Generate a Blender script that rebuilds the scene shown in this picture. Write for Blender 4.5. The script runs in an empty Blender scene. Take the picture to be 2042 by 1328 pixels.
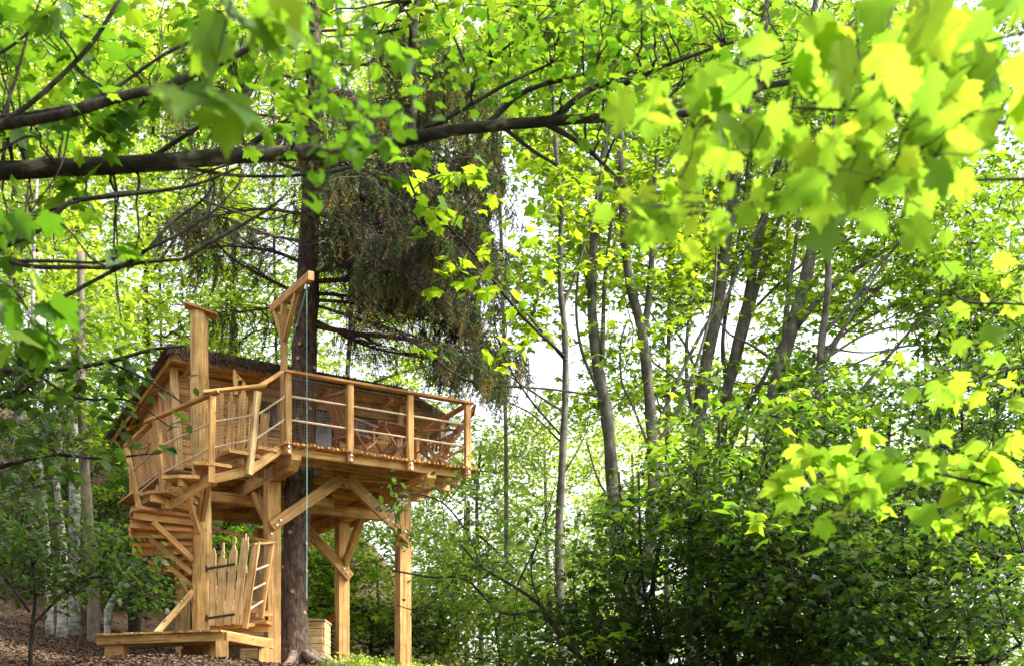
import bpy, math, random
import numpy as np
from mathutils import Vector, Matrix

R = math.radians
scene = bpy.context.scene
COL = scene.collection

# ---------------------------------------------------------------- camera
EYE = 1.6          # metres above the trodden ground
FPX = 2400.0       # focal length in pixels of the 2042 px wide photograph
HOR = 1500.0       # horizon row (level camera, risen lens)
cam = bpy.data.cameras.new('camera')
camo = bpy.data.objects.new('camera', cam)
COL.objects.link(camo)
camo.location = (0, 0, EYE)
camo.rotation_euler = (R(90), 0, 0)
cam.sensor_width = 36.0
cam.lens = 36.0 * FPX / 2042.0
cam.shift_y = (HOR - 664.0) / 2042.0
cam.clip_start = 0.1
cam.clip_end = 2000
cam.dof.use_dof = True
cam.dof.focus_distance = 18.3
cam.dof.aperture_fstop = 3.6
scene.camera = camo

# ---------------------------------------------------------------- sky, sun, exposure
SUN_EL, SUN_AZ = R(47), math.atan2(0.85, -0.08)    # azimuth from +Y towards +X
world = bpy.data.worlds.new('World')
scene.world = world
world.use_nodes = True
nt = world.node_tree
for n in list(nt.nodes): nt.nodes.remove(n)
out = nt.nodes.new('ShaderNodeOutputWorld')
bg = nt.nodes.new('ShaderNodeBackground')
hs = nt.nodes.new('ShaderNodeHueSaturation')
sky = nt.nodes.new('ShaderNodeTexSky')
sky.sky_type = 'NISHITA'
sky.sun_disc = False
sky.sun_elevation = SUN_EL
sky.sun_rotation = SUN_AZ
sky.air_density = 1.0
sky.dust_density = 4.0
sky.ozone_density = 1.0
hs.inputs['Saturation'].default_value = 0.30
bg.inputs['Strength'].default_value = 0.15
nt.links.new(sky.outputs[0], hs.inputs['Color'])
nt.links.new(hs.outputs[0], bg.inputs['Color'])
nt.links.new(bg.outputs[0], out.inputs['Surface'])

sun = bpy.data.lights.new('sun', 'SUN')
suno = bpy.data.objects.new('sun', sun)
COL.objects.link(suno)
sun.energy = 2.3
sun.angle = R(6)
sun.color = (1.0, 0.95, 0.86)
sd = Vector((math.sin(SUN_AZ) * math.cos(SUN_EL), math.cos(SUN_AZ) * math.cos(SUN_EL), math.sin(SUN_EL)))
suno.rotation_euler = (-sd).to_track_quat('-Z', 'Y').to_euler()
suno.location = (20, 10, 40)

scene.view_settings.view_transform = 'Standard'
scene.view_settings.look = 'None'
scene.view_settings.gamma = 1.0
scene.view_settings.exposure = 2.05
scene.render.engine = 'CYCLES'
scene.cycles.max_bounces = 10
scene.cycles.diffuse_bounces = 8
scene.cycles.glossy_bounces = 2
scene.cycles.transmission_bounces = 8
scene.cycles.transparent_max_bounces = 4
scene.cycles.use_denoising = True
scene.cycles.sample_clamp_indirect = 8.0

# ---------------------------------------------------------------- helpers
def at(u, v, Y):
    """world point at depth Y seen at photograph pixel (u, v)"""
    return Vector(((u - 1021.0) / FPX * Y, Y, EYE + (HOR - v) / FPX * Y))

def project(P):
    P = np.asarray(P, dtype=float)
    Y = np.maximum(P[:, 1], 0.1)
    return 1021 + P[:, 0] / Y * FPX, HOR - (P[:, 2] - EYE) / Y * FPX, Y

WORLD = {}
def link(o, parent=None, mw=None):
    """link o; mw is its world matrix; keep it in place under its parent"""
    COL.objects.link(o)
    mw = mw if mw is not None else Matrix.Identity(4)
    WORLD[o.name] = mw
    if parent is not None:
        o.parent = parent
        o.matrix_basis = WORLD[parent.name].inverted() @ mw
    else:
        o.matrix_basis = mw
    return o

def tag(o, label=None, cat=None, group=None, kind=None):
    if label: o['label'] = label
    if cat: o['category'] = cat
    if group: o['group'] = group
    if kind: o['kind'] = kind
    return o

def thing(name, loc, label, cat, group=None):
    o = bpy.data.objects.new(name, None)
    o.empty_display_size = 0.2
    link(o, None, Matrix.Translation(Vector(loc)))
    return tag(o, label, cat, group)

class MB:
    """collects vertices and faces for one mesh"""
    def __init__(s): s.v = []; s.f = []
    def add(s, vs, fs):
        n = len(s.v)
        s.v.extend([tuple(p) for p in vs])
        s.f.extend([tuple(i + n for i in f) for f in fs])
    def box(s, lo, hi):
        x0, y0, z0 = lo; x1, y1, z1 = hi
        s.add([(x0,y0,z0),(x1,y0,z0),(x1,y1,z0),(x0,y1,z0),(x0,y0,z1),(x1,y0,z1),(x1,y1,z1),(x0,y1,z1)],
              [(3,2,1,0),(4,5,6,7),(0,1,5,4),(1,2,6,5),(2,3,7,6),(3,0,4,7)])
    def tube(s, pts, rad, sides=6, cap=True, rough=0.0, rng=None):
        pts = [Vector(p) for p in pts]
        n = len(pts)
        if n < 2: return
        if not hasattr(rad, '__len__'): rad = [rad] * n
        base = len(s.v)
        prev = None
        for i, p in enumerate(pts):
            d = (pts[min(i + 1, n - 1)] - pts[max(i - 1, 0)])
            if d.length < 1e-9: d = Vector((0, 0, 1))
            d.normalize()
            if prev is None:
                a = Vector((0, 0, 1)) if abs(d.z) < 0.9 else Vector((1, 0, 0))
                x = d.cross(a).normalized()
            else:
                x = (prev - d * prev.dot(d))
                if x.length < 1e-6: x = d.orthogonal()
                x.normalize()
            prev = x
            y = d.cross(x)
            for k in range(sides):
                a = 2 * math.pi * k / sides
                r = rad[i] * (1 + (rng.uniform(-rough, rough) if rng and rough else 0))
                q = p + x * (math.cos(a) * r) + y * (math.sin(a) * r)
                s.v.append((q.x, q.y, q.z))
        for i in range(n - 1):
            for k in range(sides):
                a = base + i * sides + k; b = base + i * sides + (k + 1) % sides
                s.f.append((a, b, b + sides, a + sides))
        if cap:
            s.f.append(tuple(base + k for k in reversed(range(sides))))
            s.f.append(tuple(base + (n - 1) * sides + k for k in range(sides)))
    def mesh(s, name, mat=None, smooth=False):
        me = bpy.data.meshes.new(name)
        me.from_pydata(s.v, [], s.f)
        if mat: me.materials.append(mat)
        if smooth: me.polygons.foreach_set('use_smooth', [True] * len(me.polygons))
        me.update()
        return me
    def build(s, name, mat, parent=None, smooth=False, mw=None):
        o = bpy.data.objects.new(name, s.mesh(name, mat, smooth))
        if mw is None and parent is not None:     # vertices are world coordinates: keep the origin at the parent's
            mw = Matrix.Translation(WORLD[parent.name].translation)
        if mw is not None:
            inv = mw.inverted()
            o.data.transform(inv)
        return link(o, parent, mw)

def frame(a, b, up=(0, 0, 1)):
    """matrix with X along a->b, Z close to up, origin at the middle"""
    a = Vector(a); b = Vector(b)
    x = (b - a).normalized()
    z = Vector(up); z = z - x * z.dot(x)
    if z.length < 1e-5: z = x.orthogonal()
    z.normalize(); y = z.cross(x)
    m = Matrix((x, y, z)).transposed().to_4x4()
    m.translation = (a + b) / 2
    return m, (b - a).length

BOXES = {}
def beam(name, a, b, w, h, mat, parent, up=(0, 0, 1), label=None):
    """squared timber from a to b, w across, h along up; grain runs along local X"""
    m, L = frame(a, b, up)
    key = (round(L, 3), round(w, 3), round(h, 3), mat.name)
    me = BOXES.get(key)
    if me is None:
        mb = MB()
        c = min(0.006, w * 0.2, h * 0.2)
        x0, x1 = -L / 2, L / 2
        ring = [(-w/2 + c, -h/2), (w/2 - c, -h/2), (w/2, -h/2 + c), (w/2, h/2 - c), (w/2 - c, h/2), (-w/2 + c, h/2), (-w/2, h/2 - c), (-w/2, -h/2 + c)]
        mb.v = [(x0, y, z) for y, z in ring] + [(x1, y, z) for y, z in ring]
        mb.f = [(k, (k + 1) % 8, (k + 1) % 8 + 8, k + 8) for k in range(8)] + [tuple(reversed(range(8))), tuple(range(8, 16))]
        me = mb.mesh(name, mat); BOXES[key] = me
    o = bpy.data.objects.new(name, me)
    link(o, parent, m)
    if label: o['label'] = label
    return o

def plate(name, outline, thick, m, mat, parent, label=None):
    """outline in local (x, y) given thickness along local z, placed by m; grain along local X"""
    n = len(outline)
    mb = MB()
    mb.v = [(x, y, -thick / 2) for x, y in outline] + [(x, y, thick / 2) for x, y in outline]
    mb.f = [tuple(reversed(range(n))), tuple(range(n, 2 * n))] + [(k, (k + 1) % n, (k + 1) % n + n, k + n) for k in range(n)]
    o = bpy.data.objects.new(name, mb.mesh(name, mat))
    link(o, parent, m)
    if label: o['label'] = label
    return o

def rod(name, a, b, r, mat, parent, sides=8, r2=None):
    mb = MB(); mb.tube([a, b], [r, r2 if r2 is not None else r], sides)
    return mb.build(name, mat, parent, smooth=False)

def axes(x, y, z, o):
    m = Matrix((Vector(x), Vector(y), Vector(z))).transposed().to_4x4()
    m.translation = Vector(o)
    return m

# ---------------------------------------------------------------- materials
def nodes(name):
    m = bpy.data.materials.new(name); m.use_nodes = True
    t = m.node_tree; b = t.nodes.get('Principled BSDF')
    return m, t, b

def ramp(t, stops):
    r = t.nodes.new('ShaderNodeValToRGB')
    el = r.color_ramp.elements
    el[0].position, el[0].color = stops[0][0], (*stops[0][1], 1)
    el[1].position, el[1].color = stops[-1][0], (*stops[-1][1], 1)
    for p, c in stops[1:-1]:
        e = el.new(p); e.color = (*c, 1)
    return r

def wood(name, c0, c1, c2, rough=0.7, along='X', scale=1.0, knots=True, vary=0.28):
    m, t, b = nodes(name)
    tc = t.nodes.new('ShaderNodeTexCoord'); mp = t.nodes.new('ShaderNodeMapping')
    oi = t.nodes.new('ShaderNodeObjectInfo')
    sc = {'X': (1.2, 18, 18), 'Z': (18, 18, 1.2)}[along]
    mp.inputs['Scale'].default_value = [q * scale for q in sc]
    add = t.nodes.new('ShaderNodeVectorMath'); add.operation = 'ADD'
    mul = t.nodes.new('ShaderNodeVectorMath'); mul.operation = 'SCALE'; mul.inputs['Scale'].default_value = 37.0
    cmb = t.nodes.new('ShaderNodeCombineXYZ')
    for k in range(3): t.links.new(oi.outputs['Random'], cmb.inputs[k])
    t.links.new(cmb.outputs[0], mul.inputs[0])
    t.links.new(tc.outputs['Object'], add.inputs[0]); t.links.new(mul.outputs[0], add.inputs[1])
    t.links.new(add.outputs[0], mp.inputs['Vector'])
    n1 = t.nodes.new('ShaderNodeTexNoise'); n1.inputs['Scale'].default_value = 1.6; n1.inputs['Detail'].default_value = 6; n1.inputs['Distortion'].default_value = 0.6
    t.links.new(mp.outputs[0], n1.inputs['Vector'])
    r = ramp(t, [(0.28, c0), (0.5, c1), (0.75, c2)])
    t.links.new(n1.outputs['Fac'], r.inputs['Fac'])
    # each timber its own tone
    hsv = t.nodes.new('ShaderNodeHueSaturation')
    mr = t.nodes.new('ShaderNodeMapRange'); mr.inputs['To Min'].default_value = 1 - vary; mr.inputs['To Max'].default_value = 1 + vary
    t.links.new(oi.outputs['Random'], mr.inputs['Value'])
    t.links.new(mr.outputs[0], hsv.inputs['Value'])
    t.links.new(r.outputs['Color'], hsv.inputs['Color'])
    last = hsv.outputs['Color']
    # weather stains
    n2 = t.nodes.new('ShaderNodeTexNoise'); n2.inputs['Scale'].default_value = 3.0; n2.inputs['Detail'].default_value = 4
    t.links.new(add.outputs[0], n2.inputs['Vector'])
    r2 = ramp(t, [(0.38, (0.50, 0.48, 0.42)), (0.60, (1, 1, 1))])
    t.links.new(n2.outputs['Fac'], r2.inputs['Fac'])
    mx = t.nodes.new('ShaderNodeMix'); mx.data_type = 'RGBA'; mx.blend_type = 'MULTIPLY'; mx.inputs['Factor'].default_value = 0.7
    t.links.new(last, mx.inputs['A']); t.links.new(r2.outputs['Color'], mx.inputs['B'])
    last = mx.outputs['Result']
    # drying checks: fine dark lines along the grain
    mpc = t.nodes.new('ShaderNodeMapping'); mpc.inputs['Scale'].default_value = (1.5, 55, 55) if along == 'X' else (55, 55, 1.5)
    nc = t.nodes.new('ShaderNodeTexNoise'); nc.inputs['Scale'].default_value = 1.0; nc.inputs['Detail'].default_value = 3
    t.links.new(add.outputs[0], mpc.inputs['Vector']); t.links.new(mpc.outputs[0], nc.inputs['Vector'])
    rc = ramp(t, [(0.34, (0.30, 0.22, 0.16)), (0.44, (1, 1, 1))]); t.links.new(nc.outputs['Fac'], rc.inputs['Fac'])
    mc = t.nodes.new('ShaderNodeMix'); mc.data_type = 'RGBA'; mc.blend_type = 'MULTIPLY'; mc.inputs['Factor'].default_value = 0.7
    t.links.new(last, mc.inputs['A']); t.links.new(rc.outputs['Color'], mc.inputs['B']); last = mc.outputs['Result']
    if knots:
        vo = t.nodes.new('ShaderNodeTexVoronoi'); vo.inputs['Scale'].default_value = 1.0
        mp2 = t.nodes.new('ShaderNodeMapping'); mp2.inputs['Scale'].default_value = (3.0, 7.0, 7.0) if along == 'X' else (7, 7, 3)
        t.links.new(add.outputs[0], mp2.inputs['Vector']); t.links.new(mp2.outputs[0], vo.inputs['Vector'])
        rk = ramp(t, [(0.05, (0.28, 0.16, 0.09)), (0.12, (1, 1, 1))])
        t.links.new(vo.outputs['Distance'], rk.inputs['Fac'])
        mk = t.nodes.new('ShaderNodeMix'); mk.data_type = 'RGBA'; mk.blend_type = 'MULTIPLY'; mk.inputs['Factor'].default_value = 0.8
        t.links.new(last, mk.inputs['A']); t.links.new(rk.outputs['Color'], mk.inputs['B'])
        last = mk.outputs['Result']
    t.links.new(last, b.inputs['Base Color'])
    b.inputs['Roughness'].default_value = rough
    b.inputs['Specular IOR Level'].default_value = 0.25
    bu = t.nodes.new('ShaderNodeBump'); bu.inputs['Strength'].default_value = 0.35; bu.inputs['Distance'].default_value = 0.01
    t.links.new(n1.outputs['Fac'], bu.inputs['Height']); t.links.new(bu.outputs[0], b.inputs['Normal'])
    return m

def bark(name, c0, c1, c2, scale=(9, 9, 2.0), noise=2.0, bump=0.8, dist=0.03, rough=0.9, world_coord=True):
    m, t, b = nodes(name)
    tc = t.nodes.new('ShaderNodeTexCoord'); mp = t.nodes.new('ShaderNodeMapping'); mp.inputs['Scale'].default_value = scale
    t.links.new(tc.outputs['Object'], mp.inputs['Vector'])
    n1 = t.nodes.new('ShaderNodeTexNoise'); n1.inputs['Scale'].default_value = noise; n1.inputs['Detail'].default_value = 8; n1.inputs['Roughness'].default_value = 0.65
    t.links.new(mp.outputs[0], n1.inputs['Vector'])
    r = ramp(t, [(0.33, c0), (0.52, c1), (0.70, c2)])
    t.links.new(n1.outputs['Fac'], r.inputs['Fac'])
    t.links.new(r.outputs['Color'], b.inputs['Base Color'])
    b.inputs['Roughness'].default_value = rough; b.inputs['Specular IOR Level'].default_value = 0.15
    bu = t.nodes.new('ShaderNodeBump'); bu.inputs['Strength'].default_value = bump; bu.inputs['Distance'].default_value = dist
    t.links.new(n1.outputs['Fac'], bu.inputs['Height']); t.links.new(bu.outputs[0], b.inputs['Normal'])
    return m

def leafmat(name, refl, trans, mixf=0.5, rough=0.45, spec=0.35, vary=0.35, hue=0.03):
    """thin leaf: reflects and lets light through; every leaf its own tone (face attribute rnd)"""
    m, t, b = nodes(name)
    outn = [n for n in t.nodes if n.type == 'OUTPUT_MATERIAL'][0]
    att = t.nodes.new('ShaderNodeAttribute'); att.attribute_name = 'rnd'
    oi = t.nodes.new('ShaderNodeObjectInfo')
    ad = t.nodes.new('ShaderNodeMath'); ad.operation = 'MULTIPLY_ADD'; ad.inputs[1].default_value = 0.45
    t.links.new(oi.outputs['Random'], ad.inputs[0]); t.links.new(att.outputs['Fac'], ad.inputs[2])
    fr = t.nodes.new('ShaderNodeMath'); fr.operation = 'FRACT'
    t.links.new(ad.outputs[0], fr.inputs[0])
    def tone(c):
        hsv = t.nodes.new('ShaderNodeHueSaturation'); hsv.inputs['Color'].default_value = (*c, 1)
        mv = t.nodes.new('ShaderNodeMapRange'); mv.inputs['To Min'].default_value = 1 - vary; mv.inputs['To Max'].default_value = 1 + vary
        mh = t.nodes.new('ShaderNodeMapRange'); mh.inputs['To Min'].default_value = 0.5 + hue * 0.6; mh.inputs['To Max'].default_value = 0.5 - hue
        t.links.new(fr.outputs[0], mv.inputs['Value']); t.links.new(fr.outputs[0], mh.inputs['Value'])
        t.links.new(mv.outputs[0], hsv.inputs['Value']); t.links.new(mh.outputs[0], hsv.inputs['Hue'])
        return hsv.outputs['Color']
    t.links.new(tone(refl), b.inputs['Base Color'])
    b.inputs['Roughness'].default_value = rough
    b.inputs['Specular IOR Level'].default_value = spec
    tr = t.nodes.new('ShaderNodeBsdfTranslucent')
    t.links.new(tone(trans), tr.inputs['Color'])
    mx = t.nodes.new('ShaderNodeMixShader'); mx.inputs['Fac'].default_value = mixf
    t.links.new(b.outputs[0], mx.inputs[1]); t.links.new(tr.outputs[0], mx.inputs[2])
    t.links.new(mx.outputs[0], outn.inputs['Surface'])
    return m

def plain(name, c, rough=0.6, metal=0.0, spec=0.4):
    m, t, b = nodes(name)
    n1 = t.nodes.new('ShaderNodeTexNoise'); n1.inputs['Scale'].default_value = 14; n1.inputs['Detail'].default_value = 4
    tc = t.nodes.new('ShaderNodeTexCoord'); t.links.new(tc.outputs['Object'], n1.inputs['Vector'])
    r = ramp(t, [(0.3, tuple(q * 0.8 for q in c)), (0.7, tuple(min(1, q * 1.15) for q in c))])
    t.links.new(n1.outputs['Fac'], r.inputs['Fac']); t.links.new(r.outputs['Color'], b.inputs['Base Color'])
    b.inputs['Roughness'].default_value = rough; b.inputs['Metallic'].default_value = metal
    b.inputs['Specular IOR Level'].default_value = spec
    return m

M = {}
M['larch']  = wood('larch_wood', (0.38, 0.19, 0.060), (0.56, 0.32, 0.110), (0.68, 0.44, 0.185))
M['larch_red'] = wood('larch_planks', (0.44, 0.20, 0.065), (0.60, 0.31, 0.108), (0.70, 0.41, 0.165))
M['pale']   = wood('pale_boards', (0.50, 0.32, 0.14), (0.68, 0.47, 0.22), (0.78, 0.58, 0.31), vary=0.10)
M['wall']   = wood('cabin_boards', (0.50, 0.265, 0.092), (0.67, 0.40, 0.150), (0.76, 0.51, 0.22))
M['chair']  = wood('garden_furniture_wood', (0.24, 0.10, 0.045), (0.36, 0.16, 0.075), (0.46, 0.24, 0.12), rough=0.5)
M['log']    = wood('peeled_log', (0.40, 0.21, 0.065), (0.64, 0.40, 0.14), (0.74, 0.51, 0.22), along='Z', scale=0.8, rough=0.6, vary=0.02)
M['dowel']  = plain('pale_rope_rail', (0.50, 0.38, 0.25), 0.8)
M['net']    = plain('net_cord', (0.17, 0.115, 0.07), 0.9)
M['steel']  = plain('galvanised_steel', (0.55, 0.55, 0.55), 0.35, 1.0)
M['black']  = plain('black_iron', (0.012, 0.012, 0.013), 0.5)
M['glass']  = plain('dim_room_glass', (0.012, 0.011, 0.010), 0.12, 0.0, 0.6)  # near-black colour stands for the unlit room behind the panes
M['rope']   = plain('teal_rope', (0.22, 0.43, 0.37), 0.8)
M['hammock'] = plain('red_cloth', (0.42, 0.07, 0.025), 0.9)
M['thatch'] = bark('thatch_reed', (0.05, 0.035, 0.024), (0.15, 0.11, 0.072), (0.30, 0.23, 0.155), (30, 30, 30), 1.5, 0.4)
M['bark_spruce'] = bark('spruce_bark', (0.030, 0.020, 0.015), (0.095, 0.065, 0.047), (0.19, 0.14, 0.11), (7, 7, 3.0), 2.6, 1.0, 0.04)
M['bark_grey'] = bark('maple_bark', (0.042, 0.038, 0.030), (0.105, 0.097, 0.078), (0.20, 0.19, 0.155), (3.5, 3.5, 1.8), 2.0, 0.6, 0.02)
M['bark_dark'] = bark('dark_bark', (0.010, 0.009, 0.007), (0.028, 0.024, 0.018), (0.07, 0.065, 0.045), (9, 9, 5), 2.2, 0.8, 0.02)
M['bark_limb'] = bark('lichen_bark', (0.012, 0.011, 0.008), (0.032, 0.029, 0.020), (0.17, 0.165, 0.11), (4, 7, 7), 1.5, 0.9, 0.03)
M['bark_birch'] = bark('birch_bark', (0.030, 0.026, 0.022), (0.34, 0.32, 0.29), (0.58, 0.56, 0.52), (5, 5, 14), 1.2, 0.3, 0.01)
M['bark_beech'] = bark('beige_bark', (0.09, 0.075, 0.055), (0.17, 0.145, 0.105), (0.26, 0.23, 0.17), (5, 5, 2), 1.6, 0.3, 0.01)
M['knot'] = plain('cut_wood', (0.40, 0.24, 0.12), 0.8)
M['bark_root'] = bark('pale_root_bark', (0.05, 0.035, 0.026), (0.16, 0.12, 0.09), (0.30, 0.24, 0.19), (9, 9, 9), 2.0, 0.7, 0.02)

M['leaf_sun'] = leafmat('sunlit_maple_leaf', (0.10, 0.19, 0.012), (0.335, 0.53, 0.018), 0.55, spec=.2)
M['leaf_glow'] = leafmat('thin_young_maple_leaf', (0.10, 0.19, 0.012), (0.29, 0.475, 0.028), 0.66, spec=.08, vary=.24)
M['leaf_mid'] = leafmat('shaded_maple_leaf', (0.050, 0.115, 0.010), (0.155, 0.33, 0.012), 0.50, spec=.25)  # darker copy of the leaf, canopy shade put into its colour
M['leaf_bough'] = leafmat('mid_distance_maple_leaf', (0.068, 0.14, 0.012), (0.215, 0.39, 0.016), 0.55, spec=.15)
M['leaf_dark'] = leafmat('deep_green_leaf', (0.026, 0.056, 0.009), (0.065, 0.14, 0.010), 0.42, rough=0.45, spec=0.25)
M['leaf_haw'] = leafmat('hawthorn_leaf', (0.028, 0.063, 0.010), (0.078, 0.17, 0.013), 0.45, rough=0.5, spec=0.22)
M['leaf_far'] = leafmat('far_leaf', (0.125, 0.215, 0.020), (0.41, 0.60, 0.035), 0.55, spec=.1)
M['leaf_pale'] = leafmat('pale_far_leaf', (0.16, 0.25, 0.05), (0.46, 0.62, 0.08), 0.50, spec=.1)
M['needle'] = leafmat('spruce_needles', (0.070, 0.095, 0.040), (0.08, 0.12, 0.03), 0.3, rough=0.8, spec=0.05, vary=0.4, hue=0.02)
M['needle_tip'] = leafmat('new_spruce_shoots', (0.20, 0.155, 0.055), (0.22, 0.17, 0.05), 0.3, rough=0.8, spec=0.05, vary=0.3, hue=0.02)
M['dead'] = plain('dead_twigs', (0.038, 0.022, 0.020), 0.95)
M['litter'] = leafmat('dead_leaf_litter', (0.115, 0.072, 0.042), (0.06, 0.03, 0.015), 0.1, rough=0.8, vary=0.6, hue=0.03)
M['blossom'] = leafmat('white_blossom', (0.75, 0.75, 0.70), (0.5, 0.5, 0.45), 0.3)
M['grass'] = leafmat('grass_blade', (0.075, 0.13, 0.02), (0.17, 0.26, 0.03), 0.4)
# ---------------------------------------------------------------- terrain
def smooth(a, b, x):
    t = np.clip((x - a) / (b - a), 0, 1); return t * t * (3 - 2 * t)

def ground(x, y):
    x = np.asarray(x, float); y = np.asarray(y, float)
    z = 2.85 * smooth(0, 17, y) + 0.07 * np.clip(y - 17, 0, 40)
    z = z + 0.19 * np.clip(-(x + 5.6), 0, 30) * smooth(8, 17, y)
    z = z + 0.52 * np.clip(y - 25.0 - 0.35 * np.clip(x + 9, 0, 40), 0, 12) * smooth(-1, -8, x)
    z = z - 1.0 * smooth(-4, 4, x) * smooth(8, 19, y)
    z = z + 0.05 * np.sin(1.3 * x + 0.7 * y) * np.cos(0.9 * y - 0.5 * x) + 0.025 * np.sin(3.1 * x) * np.sin(2.7 * y)
    return z

def gz(x, y): return float(ground(x, y))

def ground_mat():
    m, t, b = nodes('forest_floor')
    tc = t.nodes.new('ShaderNodeTexCoord')
    n1 = t.nodes.new('ShaderNodeTexNoise'); n1.inputs['Scale'].default_value = 9.0; n1.inputs['Detail'].default_value = 9; n1.inputs['Roughness'].default_value = 0.7
    n2 = t.nodes.new('ShaderNodeTexNoise'); n2.inputs['Scale'].default_value = 0.55; n2.inputs['Detail'].default_value = 4
    for n in (n1, n2): t.links.new(tc.outputs['Object'], n.inputs['Vector'])
    r = ramp(t, [(0.30, (0.030, 0.019, 0.012)), (0.5, (0.095, 0.060, 0.038)), (0.7, (0.19, 0.135, 0.090))])
    t.links.new(n1.outputs['Fac'], r.inputs['Fac'])
    # moss and short growth in patches, all over on the meadow side
    sx = t.nodes.new('ShaderNodeSeparateXYZ'); t.links.new(tc.outputs['Object'], sx.inputs[0])
    mr = t.nodes.new('ShaderNodeMapRange'); mr.inputs['From Min'].default_value = -3.0; mr.inputs['From Max'].default_value = 1.5
    t.links.new(sx.outputs[0], mr.inputs['Value'])
    rr = ramp(t, [(0.50, (0, 0, 0)), (0.68, (0.55, 0.55, 0.55))]); t.links.new(n2.outputs['Fac'], rr.inputs['Fac'])
    mxf = t.nodes.new('ShaderNodeMath'); mxf.operation = 'MAXIMUM'
    t.links.new(mr.outputs[0], mxf.inputs[0]); t.links.new(rr.outputs['Color'], mxf.inputs[1])
    mx = t.nodes.new('ShaderNodeMix'); mx.data_type = 'RGBA'; mx.inputs['B'].default_value = (0.06, 0.075, 0.028, 1)
    t.links.new(mxf.outputs[0], mx.inputs['Factor']); t.links.new(r.outputs['Color'], mx.inputs['A'])
    t.links.new(mx.outputs['Result'], b.inputs['Base Color'])
    b.inputs['Roughness'].default_value = 0.95; b.inputs['Specular IOR Level'].default_value = 0.1
    bu = t.nodes.new('ShaderNodeBump'); bu.inputs['Strength'].default_value = 0.9; bu.inputs['Distance'].default_value = 0.06
    t.links.new(n1.outputs['Fac'], bu.inputs['Height']); t.links.new(bu.outputs[0], b.inputs['Normal'])
    return m
M['ground'] = ground_mat()

def build_ground():
    def axis(lo, hi, fine_lo, fine_hi, step, coarse):
        a = list(np.arange(fine_lo, fine_hi, step))
        x = fine_lo
        g = coarse
        left = []
        while x > lo: x -= g; left.append(x); g *= 1.35
        right = []; x = fine_hi; g = coarse
        while x < hi: x += g; right.append(x); g *= 1.35
        return np.array(left[::-1] + a + [fine_hi] + right)
    xs = axis(-600, 600, -24, 16, 0.35, 1.0)
    ys = axis(-300, 900, 0, 50, 0.35, 1.0)
    X, Y = np.meshgrid(xs, ys)
    Z = ground(X, np.minimum(Y, 60))
    nx, ny = len(xs), len(ys)
    me = bpy.data.meshes.new('ground')
    V = np.stack([X.ravel(), Y.ravel(), Z.ravel()], 1)
    i, j = np.meshgrid(np.arange(nx - 1), np.arange(ny - 1))
    a = (j * nx + i).ravel()
    F = np.stack([a, a + 1, a + nx + 1, a + nx], 1)
    me.vertices.add(len(V)); me.vertices.foreach_set('co', V.ravel())
    me.loops.add(F.size); me.loops.foreach_set('vertex_index', F.ravel())
    me.polygons.add(len(F)); me.polygons.foreach_set('loop_start', np.arange(0, F.size, 4)); me.polygons.foreach_set('loop_total', np.full(len(F), 4))
    me.polygons.foreach_set('use_smooth', np.ones(len(F), bool))
    me.materials.append(M['ground']); me.update(); me.validate()
    o = bpy.data.objects.new('ground', me); link(o); tag(o, 'brown leaf-strewn forest floor rising to a wooded slope on the left', 'ground', kind='structure')
build_ground()

# ---------------------------------------------------------------- tree house frame of reference
C0 = Vector((-3.233, 17.4, 0.0))
E = Vector((0.855, 0.518, 0)).normalized()
N = Vector((-0.518, 0.855, 0)).normalized()
UP = Vector((0, 0, 1))
def L(s, t, z): return C0 + E * s + N * t + UP * z
DECK = 6.06
rng = random.Random(5)

def bolt(p, normal, parent, r=0.016):
    rod('bolt', Vector(p), Vector(p) + Vector(normal).normalized() * 0.02, r, M['steel'], parent, 6)

def net(name, corners, parent, cell=0.045, r=0.0023, rngseed=1):
    """a knotted net in the quad a-b-c-d (a-b along the bottom, d-c along the top)"""
    a, b, c, d = [Vector(p) for p in corners]
    rg = random.Random(rngseed)
    mb = MB()
    nw = max(2, int((b - a).length / cell)); nh = max(2, int((d - a).length / cell))
    nrm = (b - a).cross(d - a).normalized()
    def q(i, j):
        x, y = i / nw, j / nh
        p = (a * (1 - x) + b * x) * (1 - y) + (d * (1 - x) + c * x) * y
        return p + nrm * (0.02 * math.sin(x * math.pi) * math.sin(y * 3.1)) - UP * (0.012 * math.sin(x * math.pi))
    for i in range(nw + 1):
        mb.tube([q(i, 0), q(i, nh * 0.5), q(i, nh)], r, 3, cap=False)
    for j in range(nh + 1):
        mb.tube([q(0, j), q(nw * 0.5, j), q(nw, j)], r, 3, cap=False)
    o = mb.build(name, M['net'], parent)
    o['kind'] = 'stuff'
    return o

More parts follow.
